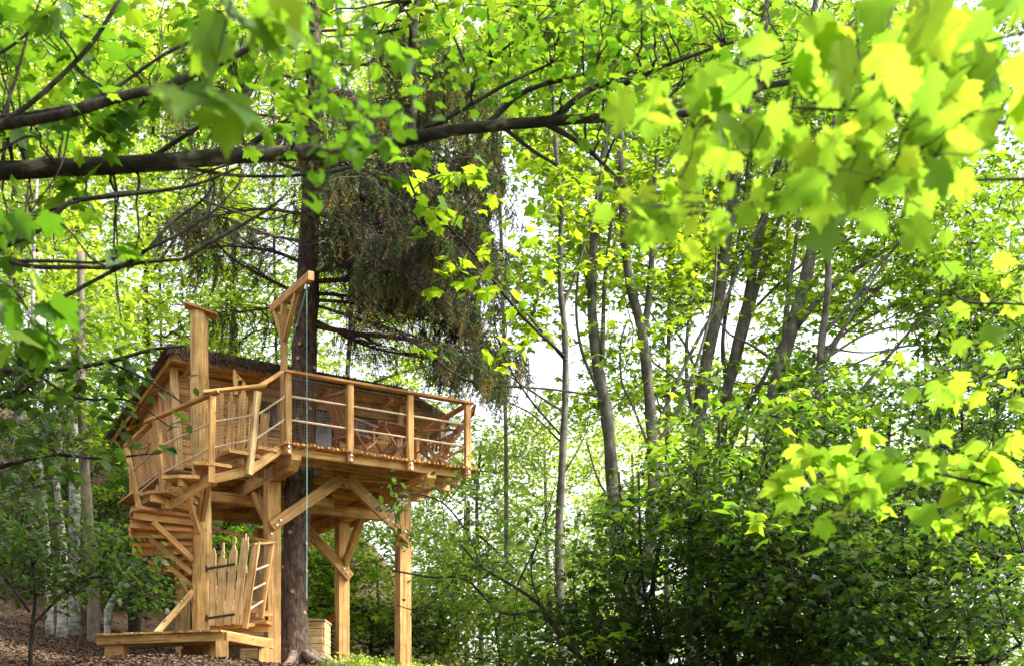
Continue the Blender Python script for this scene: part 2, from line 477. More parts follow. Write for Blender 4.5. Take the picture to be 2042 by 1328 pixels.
# ---------------------------------------------------------------- deck
deck = thing('deck', L(1.5, 1.0, 3.0), 'raised larch deck on square timber posts built round the spruce trunk', 'deck')
TREE_S, TREE_T = 0.70, 1.20
def deck_end(s): return 2.02
n_pl = 26
for i in range(n_pl):
    s0 = -0.10 + i * 0.125
    w = 0.104
    t0 = -0.135 + rng.uniform(-0.035, 0.03) + (0.10 * max(0, (s0 - 2.75)) if s0 > 2.75 else 0)
    t1 = deck_end(s0)
    def plank(ta, tb):
        # front end sawn to a wavy live edge
        nn = 5
        out_ = [(ta + 0.018 * math.sin(k * 1.7 + i * 2.1), -w/2 + w * k / nn) for k in range(nn + 1)]
        out_ = [(x, y) for x, y in out_] + [(tb, w/2), (tb, -w/2)]
        m = axes(N, -E, UP, L(s0 + w/2, 0, DECK - 0.017 + rng.uniform(-0.002, 0.006)))
        plate('plank', out_, 0.032, m, M['larch_red'], deck)
    if abs(s0 + w/2 - TREE_S) < 0.34:
        plank(t0, TREE_T - 0.36); plank(TREE_T + 0.36, t1)
    else:
        plank(t0, t1)
# joists
for k, t in enumerate((0.05, 0.53, 1.62, 1.98)):
    s1 = (2.98, 3.10, 3.14, 3.12)[k]
    beam('joist', L(-0.12, t, DECK - 0.088), L(s1, t, DECK - 0.088), 0.065, 0.118, M['larch'], deck)
beam('joist', L(-0.12, 0.99, DECK - 0.088), L(0.32, 0.99, DECK - 0.088), 0.065, 0.118, M['larch'], deck)
beam('joist', L(1.08, 0.99, DECK - 0.088), L(3.16, 0.99, DECK - 0.088), 0.065, 0.118, M['larch'], deck)
# main beams with chamfered noses
ZB1, ZB0 = DECK - 0.149, DECK - 0.359
for s in (0.10, 2.30):
    out_ = [(-0.06, ZB1), (-0.06, ZB0 + 0.13), (0.10, ZB0), (4.75, ZB0), (4.75, ZB1)]
    plate('main_beam', out_, 0.15, axes(N, UP, E, L(s, 0, 0)), M['larch'], deck)
# cross beams bolted under the main beams
beam('cross_beam', L(-1.35, 2.05, ZB0 - 0.085), L(2.75, 2.05, ZB0 - 0.085), 0.12, 0.165, M['larch'], deck)
beam('cross_beam', L(-0.9, 3.42, ZB0 - 0.085), L(1.62, 3.42, ZB0 - 0.085), 0.12, 0.165, M['larch'], deck)
# posts
posts = [(0.10, 0.95), (2.30, 0.95), (2.30, 3.42), (-0.22, 4.6), (1.25, 4.7)]
for s, t in posts:
    p = L(s, t, 0); g = gz(p.x, p.y) - 0.15
    top = ZB0 - 0.002 if s in (0.10, 2.30) and t < 2 else ZB0 - 0.005
    o = beam('post', L(s, t, g), L(s, t, top), 0.205, 0.205, M['larch'], deck, up=N)
    for q in (0.05, -0.05):
        bolt(L(s + q, t - 0.1035, top - 0.75 + q), -N, o)
# front knee braces, lapped on the faces of the posts
br = beam('brace', L(0.02, 0.79, 5.00), L(1.22, 0.90, ZB1 - 0.03), 0.09, 0.17, M['larch'], deck)
for q in (0, 0.06): bolt(L(0.10 + q, 0.745, 5.02 + q * 1.3), -N, br)
br = beam('brace', L(2.36, 0.79, 5.00), L(1.32, 0.90, ZB1 - 0.03), 0.09, 0.17, M['larch'], deck)
for q in (0, 0.06): bolt(L(2.30 - q, 0.745, 5.05 + q * 1.3), -N, br)
br = beam('brace', L(2.40, 3.28, 4.72), L(1.52, 3.32, 5.56), 0.09, 0.17, M['larch'], deck)
for q in (0, 0.06): bolt(L(2.32 - q, 3.233, 4.80 + q), -N, br)
beam('brace', L(1.25, 4.6, 4.1), L(2.1, 4.45, 5.5), 0.09, 0.13, M['larch'], deck)
beam('brace', L(0.10, 1.05, 5.05), L(0.10, 1.75, ZB0 - 0.01), 0.09, 0.15, M['larch'], deck)
beam('brace', L(2.30, 3.30, 4.95), L(2.30, 2.55, ZB0 - 0.01), 0.09, 0.15, M['larch'], deck)
# collar beams close to the trunk
beam('trunk_collar', L(0.22, 1.56, ZB0 - 0.07), L(1.35, 1.56, ZB0 - 0.07), 0.10, 0.14, M['larch'], deck)
# railing
RZ = DECK + 1.02
rp = [(-0.03, -0.02), (0.94, -0.02), (1.93, -0.02), (2.93, -0.02)]
for k, (s, t) in enumerate(rp):
    beam('railing_post', L(s, t - 0.035, DECK - 0.16), L(s, t - 0.035, RZ - 0.02), 0.095, 0.075, M['larch'], deck, up=N)
    o = bpy.data.objects['railing_post'] if k == 0 else bpy.data.objects['railing_post.%03d' % k]
    for q in (-0.13, -0.06): bolt(L(s, t - 0.073, DECK + q), -N, o, 0.018)
beam('top_rail', L(-0.10, -0.055, RZ), L(3.02, -0.055, RZ), 0.125, 0.038, M['larch_red'], deck)
side = [(3.04, 1.0), (3.08, 1.98)]
for s, t in side:
    beam('railing_post', L(s, t, DECK - 0.12), L(s, t, RZ - 0.02), 0.09, 0.075, M['larch'], deck, up=N)
beam('top_rail', L(2.97, 0.01, RZ + 0.002), L(3.10, 2.02, RZ + 0.002), 0.11, 0.036, M['larch_red'], deck)
for h in (0.34, 0.68):
    for (a, b) in zip(rp[:-1], rp[1:]):
        rod('rope_rail', L(a[0], a[1] - 0.02, DECK + h), L(b[0], b[1] - 0.02, DECK + h), 0.017, M['dowel'], deck, 7)
    rod('rope_rail', L(2.95, 0.0, DECK + h), L(3.05, 1.98, DECK + h), 0.017, M['dowel'], deck, 7)
for k, (a, b) in enumerate(zip(rp[:-1], rp[1:])):
    net('safety_net', [L(a[0] + .05, 0.02, DECK + 0.03), L(b[0] - .05, 0.02, DECK + 0.03), L(b[0] - .05, 0.02, RZ - 0.06), L(a[0] + .05, 0.02, RZ - 0.06)], deck, rngseed=k)
net('safety_net', [L(3.0, 0.06, DECK + 0.03), L(3.08, 1.95, DECK + 0.03), L(3.1, 1.95, RZ - 0.06), L(3.02, 0.06, RZ - 0.06)], deck)
# steel wire under the top rail
rod('wire', L(0, -0.01, RZ - 0.06), L(2.93, -0.01, RZ - 0.06), 0.005, M['steel'], deck, 4)

# ---------------------------------------------------------------- cabin
cabin = thing('cabin', L(0.9, 3.4, DECK - 0.1), 'timber cabin with shaggy thatched lean-to roof behind the deck', 'cabin')
FZ = DECK - 0.02
rA, rB, rC = L(-1.2, 1.75, 7.60), L(2.71, 1.86, 7.63), L(3.9, 2.55, 7.62)
rD, rE = L(3.9, 5.2, 7.06), L(-1.3, 5.2, 7.06)
def roof_z(t): return 7.60 - (t - 1.75) * (0.54 / 3.45)
# floor planks seen from below
for i in range(20):
    t = 2.10 + i * 0.148
    beam('floor_plank', L(-1.25, t + 0.0, ZB1 + 0.045), L(2.95 + rng.uniform(-.04, .04), t, ZB1 + 0.045), 0.142, 0.032, M['larch_red'], cabin)
for s in (-1.0, -0.4, 0.75, 1.55, 2.85):
    beam('floor_joist', L(s, 2.15, ZB1 - 0.04), L(s, 5.0, ZB1 - 0.04), 0.06, 0.11, M['larch'], cabin)
# front wall: horizontal boards with gaps for door and windows
openings = [(1.06, 1.62, FZ, 7.30), (1.82, 2.42, 6.95, 7.24), (0.30, 0.62, 6.85, 7.2)]
nb = 13
bh = (roof_z(2.15) - 0.04 - FZ) / nb
for j in range(nb):
    z0 = FZ + j * bh; zc = z0 + bh / 2
    segs = [(-1.0, 2.75)]
    for (a, b, z_a, z_b) in openings:
        if z_a - 0.02 < zc < z_b + 0.02:
            new = []
            for (p, q) in segs:
                if b <= p or a >= q: new.append((p, q))
                else:
                    if a - p > 0.03: new.append((p, a))
                    if q - b > 0.03: new.append((b, q))
            segs = new
    for (p, q) in segs:
        beam('wall_board', L(p, 2.15 + rng.uniform(-.003, .003), zc), L(q, 2.15, zc), 0.026, bh - 0.007, M['wall'], cabin)
plate('door', [(0, 0), (0.56, 0), (0.56, 7.30 - FZ), (0, 7.30 - FZ)], 0.03, axes(E, UP, -N, L(1.06, 2.20, FZ)), M['glass'], cabin, 'glazed cabin door, blackened for the dim room behind')
for s in (1.03, 1.65): beam('door_post', L(s, 2.12, FZ), L(s, 2.12, 7.33), 0.06, 0.05, M['pale'], cabin, up=N)
for (a, b, z0, z1) in openings[1:]:
    w = plate('window', [(0, 0), (b - a, 0), (b - a, z1 - z0), (0, z1 - z0)], 0.02, axes(E, UP, -N, L(a, 2.18, z0)), M['glass'], cabin)
    beam('window_sill', L(a - .04, 2.115, z0 - .01), L(b + .04, 2.115, z0 - .01), 0.05, 0.03, M['pale'], w)
# side walls: upright boards, leaning out towards the eaves
for i in range(20):
    t = 2.16 + i * 0.148
    beam('wall_board', L(2.70, t + .07, FZ), L(2.80, t + .07, roof_z(t) - 0.05), 0.142, 0.024, M['wall'], cabin, up=E)
    beam('wall_board', L(-0.92, t + .07, FZ - 0.1), L(-1.06, t + .07, roof_z(t) - 0.05), 0.142, 0.024, M['larch_red'], cabin, up=E)  # left wall in darker wood, its shade put into the colour
for i in range(26):
    s = -0.95 + i * 0.142
    beam('wall_board', L(s, 5.12, FZ), L(s, 5.12, roof_z(5.12) - 0.05), 0.136, 0.024, M['wall'], cabin, up=N)
# front corner posts flare
beam('corner_post', L(-0.98, 2.10, FZ - 0.05), L(-1.10, 2.02, roof_z(2.0) - 0.03), 0.10, 0.10, M['pale'], cabin, up=N)
beam('corner_post', L(2.74, 2.10, FZ - 0.05), L(2.80, 2.06, roof_z(2.0) - 0.03), 0.10, 0.10, M['pale'], cabin, up=N)
# roof: soffit boards, fascia, thatch
pl_top = [rA, rB, rC, rD, rE]
def on_roof(s, t, dz=0.0): return L(s, t, roof_z(t) + dz)
tt = 1.78
k = 0
while tt < 5.15:
    s_hi = 2.71 + (tt - 1.86) * 1.72 if tt < 2.55 else 3.9
    a = on_roof(-1.2, tt + 0.07, 0.012); b = on_roof(min(3.88, max(s_hi, 2.75)), tt + 0.07, 0.012)
    nr = Vector((0, 0, 1))
    beam('soffit_board', a, b, 0.136, 0.018, M['wall'], cabin, up=(UP * 1.0 + N * 0.156))
    tt += 0.140; k += 1
def thatch_slab():
    mb = MB()
    base = [on_roof(-1.26, 1.70, 0.035), on_roof(2.72, 1.80, 0.035), on_roof(3.98, 2.52, 0.035), on_roof(3.98, 5.25, 0.035), on_roof(-1.36, 5.25, 0.035)]
    n = 5
    mb.add(base + [p + UP * 0.14 for p in base], [tuple(reversed(range(n))), tuple(range(n, 2 * n))] + [(i, (i + 1) % n, (i + 1) % n + n, i + n) for i in range(n)])
    return mb, base
mb, base = thatch_slab()
roof = mb.build('roof', M['thatch'], cabin)
mb = MB(); rg = random.Random(3)
for e in range(5):
    a, b = base[e], base[(e + 1) % 5]
    d = (b - a); Ln = d.length; d.normalize(); outw = d.cross(UP).normalized()
    nst = int(Ln * 420)
    for i in range(nst):
        p = a + d * (Ln * rg.random()) + UP * rg.uniform(-0.01, 0.16) - outw * 0.03
        q = p + outw * rg.uniform(0.04, 0.16) + d * rg.uniform(-0.06, 0.06) - UP * rg.uniform(0.0, 0.15)
        w = rg.uniform(0.004, 0.010)
        x = d * w
        mb.add([p - x, p + x, q + x * 0.4, q - x * 0.4], [(0, 1, 2, 3)])
for i in range(7000):
    s = rg.uniform(-1.3, 3.9); t = rg.uniform(1.72, 5.2)
    if t < 1.72 + max(0, (s - 2.7) * 0.6): continue
    p = on_roof(s, t, 0.14); q = p + N * rg.uniform(0.08, .2) * (1 if t > 2 else -1) + E * rg.uniform(-.06, .06) + UP * rg.uniform(0.0, 0.05)
    x = E * rg.uniform(.004, .01)
    mb.add([p - x, p + x, q + x * .4, q - x * .4], [(0, 1, 2, 3)])
fr_ = mb.build('thatch_fringe', M['thatch'], roof); fr_['kind'] = 'stuff'
beam('fascia', L(-1.2, 1.735, 7.585), L(2.70, 1.845, 7.60), 0.022, 0.10, M['larch_red'], cabin)
beam('fascia', L(2.72, 1.87, 7.60), L(3.9, 2.53, 7.49), 0.022, 0.09, M['larch_red'], cabin)
beam('verge_board', on_roof(-1.22, 1.78, -0.02), on_roof(-1.32, 5.2, -0.02), 0.022, 0.09, M['larch'], cabin)
beam('verge_board', on_roof(3.93, 2.6, -0.02), on_roof(3.93, 5.2, -0.02), 0.022, 0.09, M['larch'], cabin)
# rafters ends
for s in (-0.9, 0.3, 1.4, 2.5):
    beam('rafter', on_roof(s, 1.80, -0.045), on_roof(s, 2.13, -0.045), 0.06, 0.09, M['wall'], cabin)

# ---------------------------------------------------------------- hoist on the deck corner
hoist = thing('hoist_gallows', L(0.02, 0.22, DECK), 'slender wooden gallows arm for hoisting, standing on the deck corner', 'hoist')
bx0, bx1 = Vector((-3.585, 18.0, 8.22)), Vector((-2.79, 16.72, 8.22))
hp = Vector((-3.335, 17.6, 0))
beam('hoist_post', (hp.x, hp.y, DECK - 0.02), (hp.x, hp.y, 8.155), 0.085, 0.085, M['larch'], hoist, up=(bx1 - bx0))
beam('hoist_arm', bx0, bx1, 0.085, 0.125, M['larch_red'], hoist)
dirb = (bx1 - bx0).normalized()
beam('hoist_brace', hp + UP * 7.62 + dirb * 0.045, hp + UP * 8.16 + dirb * 0.50, 0.07, 0.07, M['larch'], hoist)
beam('hoist_brace', hp + UP * 7.66 - dirb * 0.045, hp + UP * 8.16 - dirb * 0.36, 0.07, 0.07, M['larch'], hoist)
tip = bx1 - dirb * 0.16
pul = MB(); pul.tube([tip + UP * -0.10 + dirb.cross(UP) * -0.02, tip + UP * -0.10 + dirb.cross(UP) * 0.02], 0.04, 12)
pul.tube([tip - UP * 0.05, tip - UP * 0.11], 0.008, 5)
pul.build('pulley', M['steel'], hoist)
rope = MB()
rope.tube([tip + UP * -0.12, tip + Vector((0.003, 0, -2.4)), Vector((tip.x, tip.y, 3.75))], 0.0048, 6)
rope.tube([tip + UP * -0.12, Vector((-3.29, 17.5, 7.25))], 0.005, 5)
ro = rope.build('hoisting_rope', M['rope'])
tag(ro, 'thin teal rope hanging straight down from the wooden hoist arm', 'rope')

# ---------------------------------------------------------------- spiral stair round the log
stair = thing('spiral_staircase', (-4.55, 17.6, 3.0), 'spiral wooden stair winding round a thick peeled log with leaning railing posts', 'staircase')
LX, LY = -4.55, 17.6
def polar(r, deg, z): a = R(deg); return Vector((LX + r * math.cos(a), LY + r * math.sin(a), z))
mb = MB(); rg = random.Random(8)
pts, rad = [], []
for i in range(30):
    f = i / 29
    pts.append(Vector((LX + 0.02 * math.sin(f * 5), LY + 0.015 * math.cos(f * 4), 2.7 + f * (8.03 - 2.7))))
    rad.append(0.148 - 0.022 * f + rg.uniform(-0.004, 0.004))
mb.tube(pts, rad, 18, rough=0.025, rng=rg)
log = mb.build('log_post', M['log'], stair, smooth=True)
plate('cap_board', [(-0.25, -0.15), (0.22, -0.16), (0.25, 0.14), (-0.22, 0.16)], 0.03, Matrix.Translation((LX + 0.0, LY, 8.055)) @ Matrix.Rotation(R(15), 4, 'Y') @ Matrix.Rotation(R(20), 4, 'Z'), M['larch_red'], log)
def tread_z(th): return 3.44 + 0.00735 * th
TH = [8 + 26.0 * i for i in range(14)]
for th in TH:
    z = tread_z(th)
    r0, r1 = 0.10, 1.0 if th < 300 else 1.1
    dth = 15.5
    out_ = [polar(r0, th - 34, 0), polar(r1, th - dth, 0), polar(r1 * 1.02, th, 0), polar(r1, th + dth, 0), polar(r0, th + 34, 0)]
    if th > 330: continue
    ux = Vector((math.cos(R(th)), math.sin(R(th)), 0)); uy = UP.cross(ux)
    m = axes(ux, uy, UP, (LX, LY, z))
    loc = [((p - Vector((LX, LY, 0))).dot(ux), (p - Vector((LX, LY, 0))).dot(uy)) for p in out_]
    tr = plate('tread', loc, 0.045, m, M['larch_red'] if th < 230 else M['larch'], stair)
    beam('tread_bearer', polar(0.11, th, z - 0.075), polar(0.98, th, z - 0.075), 0.07, 0.10, M['larch'], tr)
for th in TH[2:9]:
    z = tread_z(th)
    a, b = polar(0.12, th - 17, z - 0.105), polar(0.99, th - 14.5, z - 0.105)
    beam('riser', a, b, 0.024, 0.158, M['larch_red'] if th < 200 else M['larch'], stair)
    if 100 < th < 205:
        a, b = polar(1.0, th - 15, z - 0.08), polar(1.0, th + 15, z - 0.08)
        beam('skirt_board', a, b, 0.024, 0.15, M['larch'], stair)
for th in (128, 164, 190, 216, 268, 294):
    z = tread_z(th)
    beam('strut', polar(0.12, th, z - 0.62), polar(0.72, th, z - 0.13), 0.07, 0.08, M['larch'], stair)
# outer stringer boards between the posts at the front
sp = [  # bottom and top of the leaning railing posts (pixel, depth)
    (at(285, 1038, 17.45), at(252, 893, 17.35)),
    (at(330, 1002, 16.95), at(311, 838, 16.9)),
    (at(421, 950, 16.72), at(424, 790, 16.68)),
    (at(497, 934, 16.95), at(514, 780, 16.85)),
]
for a, b in sp:
    beam('railing_post', a - UP * 0.08, b, 0.085, 0.075, M['pale'] if a is sp[3][0] else M['larch'], stair, up=(a - Vector((LX, LY, a.z))))
tops = [b + UP * 0.02 for a, b in sp]; bots = [a for a, b in sp]
def ext(a, b, e0, e1):
    d = (b - a).normalized(); return a - d * e0, b + d * e1
p, q = ext(tops[0], tops[1], 0.02, 0.05); beam('hand_rail', p, q, 0.10, 0.038, M['larch'], stair)
p, q = ext(tops[1], tops[2], 0.16, 0.10); beam('hand_rail', p + UP * .012, q + UP * .012, 0.11, 0.038, M['larch_red'], stair)
p, q = ext(tops[2], tops[3], 0.13, 0.12); beam('hand_rail', p + UP * .05, q + UP * .05, 0.11, 0.038, M['larch'], stair)
beam('hand_rail', tops[3] + Vector((0.02, 0.0, 0.05)), L(-0.09, -0.03, RZ + 0.004), 0.11, 0.036, M['larch_red'], stair)
dk = [(L(-0.03, -0.05, DECK + 0.0), L(-0.03, -0.05, RZ))]
allp = sp + dk
for i in range(4):
    a0, b0 = allp[i]; a1, b1 = allp[i + 1]
    for f in (0.36, 0.68):
        rod('rope_rail', a0.lerp(b0, f), a1.lerp(b1, f + (0.02 if i == 2 else 0)), 0.015, M['dowel'], stair, 7)
    net('safety_net', [a0 + UP * .05, a1 + UP * .05, b1 - UP * .04, b0 - UP * .04], stair, rngseed=20 + i)
for i in (1, 2):
    a, b = bots[i], bots[i + 1]
    beam('stringer', a - UP * 0.03 + (Vector((LX, LY, 0)) - Vector((a.x, a.y, 0))).normalized() * 0.05, b - UP * 0.03 + (Vector((LX, LY, 0)) - Vector((b.x, b.y, 0))).normalized() * 0.05, 0.05, 0.13, M['larch'], stair)
a = bots[3]; beam('stringer', a - UP * 0.03 + Vector((-0.03, .05, 0)), L(-0.13, 0.02, DECK - 0.09), 0.05, 0.13, M['larch'], stair)
# last steps up to the deck
for k, (s, t, z) in enumerate(((-0.62, 0.10, 5.80), (-0.33, 0.16, 5.93))):
    plate('tread', [(-0.16, -0.42), (0.16, -0.36), (0.16, 0.52), (-0.16, 0.50)], 0.045, axes(E, N, UP, L(s, t + .15, z)), M['larch'], stair)
beam('stringer', L(-0.85, 0.62, 5.70), L(-0.12, 0.66, 5.92), 0.05, 0.14, M['larch'], stair)
# diagonal stay from the log to the entry platform
beam('strut', Vector((LX - 0.10, LY - 0.05, 3.95)), at(308, 1266, 17.3), 0.09, 0.09, M['pale'], stair)

# carved picket gates
def gate(name, hinge, latch, z0, hts, label, skew, seedn, strap_z, mat):
    """pickets from hinge to latch (xy points), each with a carved top"""
    hinge = Vector(hinge); latch = Vector(latch)
    d = (latch - hinge); W = d.length; d.normalize(); nrm = d.cross(UP).normalized()   # towards the camera
    o = thing(name, (hinge.x, hinge.y, z0), label, 'gate')
    n = len(hts); w = W / n
    rg = random.Random(seedn)
    shapes = [
        [(-.46, 1), (-.46, 1.03), (-.2, 1.02), (-.1, 1.08), (.1, 1.06), (.2, 1.10), (.38, 1.07), (.46, 1.0)],
        [(-.46, .94), (-.30, .97), (-.16, .98), (-.13, 1.02), (-.26, 1.04), (-.14, 1.06), (-.10, 1.18), (.10, 1.18), (.12, 1.06), (.26, 1.03), (.12, 1.01), (.16, .97), (.46, .95)],
        [(-.46, .97), (-.28, .99), (-.20, 1.03), (-.08, 1.05), (-.22, 1.09), (-.18, 1.14), (0, 1.16), (.20, 1.13), (.22, 1.08), (.06, 1.05), (.20, 1.02), (.30, .98), (.46, .97)],
        [(-.46, 1.0), (-.36, 1.07), (-.26, 1.02), (-.12, 1.03), (-.06, 1.13), (.02, 1.04), (.16, 1.03), (.26, 1.09), (.34, 1.02), (.46, 1.0)],
        [(-.46, .99), (-.40, 1.05), (-.28, 1.0), (-.14, 1.03), (-.04, .99), (.10, 1.04), (.22, 1.0), (.34, 1.08), (.46, .99)],
    ]
    for i in range(n):
        x0 = (i + 0.5) * w; sk = skew * (i / max(1, n - 1))
        H = hts[i]
        shp = shapes[i % 5]
        out_ = [(0, -w * .45), (0, w * .45)]
        for kx in range(1, 4): out_.append((H * kx / 4.4, w * (.45 + rg.uniform(-.03, .03))))
        out_ += [(H * y, -w * x) for x, y in shp]
        for kx in range(3, 0, -1): out_.append((H * kx / 4.4, -w * (.45 + rg.uniform(-.03, .03))))
        up = (UP + d * sk).normalized(); side_ = up.cross(nrm).normalized()
        m = axes(up, -side_ if False else nrm.cross(up), nrm, hinge + d * x0 + UP * (z0 + rg.uniform(-.01, .01)))
        m.translation.z = z0 + rg.uniform(-.008, .008)
        plate('picket', out_, 0.026, m, mat, o)
    for sz in strap_z:
        a = hinge + d * -0.03 + UP * 0; a.z = z0 + sz
        b = hinge + d * W * 0.70; b.z = z0 + sz + 0.04
        beam('strap_hinge', a + nrm * 0.019, b + nrm * 0.019, 0.010, 0.034, M['black'], o)
        rod('hinge_pin', a + nrm * 0.02 - UP * .045, a + nrm * 0.02 + UP * .045, 0.014, M['black'], o, 8)
    za, zb = z0 + 0.12, z0 + min(hts) * 0.80
    a = hinge + d * 0.02; b = hinge + d * (W - 0.02)
    for z in (za, zb):
        beam('ledge', Vector((a.x, a.y, z)) - nrm * .028, Vector((b.x, b.y, z + .0)) - nrm * .028, 0.028, 0.08, mat, o)
    beam('gate_brace', Vector((a.x, a.y, za + .05)) - nrm * .029, Vector((b.x, b.y, zb - .05)) - nrm * .029, 0.026, 0.07, mat, o)
    return o
g1 = gate('picket_gate', (LX + 0.14, 17.50, 0), (-3.80, 17.25, 0), 3.44, [1.02, 1.02, 1.10, 1.16, 1.12], 'lower gate of pale carved pickets with two black strap hinges', 0.20, 3, (0.11, 0.83), M['pale'])
g2 = gate('picket_gate', (LX + 0.15, 17.78, 0), (-3.72, 18.05, 0), 5.72, [1.15, 1.10, 1.22, 1.02, 0.95], 'upper gate of carved pickets at the stair head, seen through the net', 0.10, 4, (), M['wall'])
# carved beast's head on the upper gate
hd = [(0, -.03), (0, .03), (.06, .03), (.09, .05), (.11, .025), (.20, .03), (.22, .07), (.19, .10), (.24, .08), (.30, .02), (.36, -.01), (.36, -.04), (.24, -.05), (.12, -.03)]
plate('carved_finial', hd, 0.024, axes(UP, Vector((1, 0.1, 0)).normalized() * 1.0, Vector((0.1, -1, 0)).normalized(), Vector((-4.10, 17.88, 6.92))), M['wall'], g2)

# short railing beside the lower gate
lp = [(at(489, 1252, 17.2), at(511, 1088, 17.15)), (at(520, 1232, 17.6), at(542, 1084, 17.6))]
for a, b in lp: beam('railing_post', a, b, 0.075, 0.06, M['larch'], stair, up=(0, -1, 0))
beam('hand_rail', lp[0][1] + Vector((-.05, -.02, .02)), lp[1][1] + Vector((.03, .03, .03)), 0.09, 0.035, M['larch'], stair)
beam('hand_rail', at(418, 1052, 18.1), at(546, 1083, 17.6), 0.05, 0.05, M['larch'], stair)
for f in (0.22, 0.46, 0.70):
    rod('rope_rail', lp[0][0].lerp(lp[0][1], f), lp[1][0].lerp(lp[1][1], f + .02), 0.017, M['dowel'], stair, 7)
net('safety_net', [lp[0][0], lp[1][0], lp[1][1], lp[0][1]], stair, rngseed=33)

# ---------------------------------------------------------------- entry platform
plat = thing('entry_platform', at(330, 1320, 16.8), 'low plank platform in front of the log stair, its left end near the leaf litter', 'platform')
PZ = 3.24
fa, fb = Vector((-5.85, 16.95, PZ)), Vector((-3.92, 16.35, PZ))
npk = 13
for i in range(npk):
    f0, f1 = i / npk, (i + 0.93) / npk
    a, b = fa.lerp(fb, f0), fa.lerp(fb, f1)
    d = (fb - fa).normalized(); back = UP.cross(d)
    dep = 0.50 + 0.9 * min(1, (i + 1) / 6)
    w = (b - a).length
    beam('plank', (a + b) / 2 - back * (0.04 + rng.uniform(0, .02)) + UP * (0.016 + rng.uniform(-.004, .004)), (a + b) / 2 + back * dep + UP * 0.016, w, 0.03, M['larch'], plat)
back = UP.cross((fb - fa).normalized())
beam('edge_beam', fa + back * .03 - UP * .062, fb + back * .03 - UP * .062, 0.06, 0.12, M['larch'], plat)
beam('joist', fa + back * .5 - UP * .062, fb + back * .55 - UP * .062, 0.06, 0.12, M['larch'], plat)
beam('joist', fa.lerp(fb, .35) + back * 1.1 - UP * .062, fb + back * 1.1 - UP * .062, 0.06, 0.12, M['larch'], plat)
beam('edge_beam', fb + Vector((.02, .0, -.062)), fb + back * 1.3 + Vector((.02, 0, -.062)), 0.06, 0.12, M['larch'], plat)
for p, wz in ((fb + Vector((-.03, .02, 0)), .17), (fb + Vector((-.17, .30, 0)), .15), (fb + back * 1.1, .15), (fa.lerp(fb, .4) + back * 1.0, .15)):
    beam('post', Vector((p.x, p.y, gz(p.x, p.y) - .2)), Vector((p.x, p.y, PZ - .125)), wz, wz, M['larch'], plat, up=(0.3, -1, 0))
beam('footing_block', fa + Vector((.12, .12, -.20)), fa + Vector((.42, .02, -.20)), 0.16, 0.15, M['larch'], plat)
# small step pieces behind the gate
beam('step', at(478, 1248, 17.4), at(515, 1243, 17.75), 0.26, 0.05, M['larch'], stair)
beam('step', at(497, 1228, 17.7), at(530, 1225, 18.0), 0.26, 0.05, M['larch'], stair)

# ---------------------------------------------------------------- wooden chest
chest = thing('wooden_chest', (-3.9, 20.4, 3.1), 'pale wooden storage chest behind the spruce trunk', 'chest')
cx0, cx1, cy0, cy1 = -4.52, -3.16, 20.1, 20.8
cz0, cz1 = 3.16, 3.80
for j in range(5):
    z = cz0 + (j + .5) * (cz1 - cz0) / 5; h = (cz1 - cz0) / 5 - .006
    beam('side_board', (cx0, cy0, z), (cx1, cy0, z), 0.025, h, M['pale'], chest)
    beam('side_board', (cx0, cy1, z), (cx1, cy1, z), 0.025, h, M['pale'], chest)
    beam('side_board', (cx0 - .014, cy0 + .013, z), (cx0 - .014, cy1 - .013, z), 0.025, h, M['pale'], chest)
    beam('side_board', (cx1 + .014, cy0 + .013, z), (cx1 + .014, cy1 - .013, z), 0.025, h, M['pale'], chest)
plate('lid', [(-.72, -.40), (.72, -.40), (.72, .40), (-.72, .40)], 0.03, Matrix.Translation(((cx0 + cx1) / 2, (cy0 + cy1) / 2, cz1 + .016)), M['pale'], chest)
for x in (cx0 + .08, cx1 - .08): beam('foot', (x, cy0, gz(x, cy0) - .1), (x, cy0, cz0), .08, .08, M['larch'], chest, up=(0, 1, 0))
for x in (cx0 + .08, cx1 - .08): beam('foot', (x, cy1, gz(x, cy1) - .1), (x, cy1, cz0), .08, .08, M['larch'], chest, up=(0, 1, 0))

# ---------------------------------------------------------------- hammock slung from the back post
ha, hb = L(2.22, 3.55, 4.08), L(1.25, 4.58, 4.05)
mb = MB()
nu, nv = 14, 6
for i in range(nu + 1):
    f = i / nu
    c = ha.lerp(hb, f) - UP * (0.62 * (1 - (2 * f - 1) ** 2))
    wd = 0.05 + 0.30 * math.sin(f * math.pi)
    sd_ = (hb - ha).cross(UP).normalized()
    for j in range(nv + 1):
        g = j / nv * 2 - 1
        mb.v.append(tuple(c + sd_ * (wd * g) + UP * (0.22 * g * g * math.sin(f * math.pi) + 0.01 * math.sin(j * 2 + i))))
for i in range(nu):
    for j in range(nv):
        k = i * (nv + 1) + j; mb.f.append((k, k + 1, k + nv + 2, k + nv + 1))
hm = mb.build('hammock', M['hammock'], None, smooth=True)
md = hm.modifiers.new('thick', 'SOLIDIFY'); md.thickness = 0.006
tag(hm, 'red cloth hammock slung low behind the back post', 'hammock')

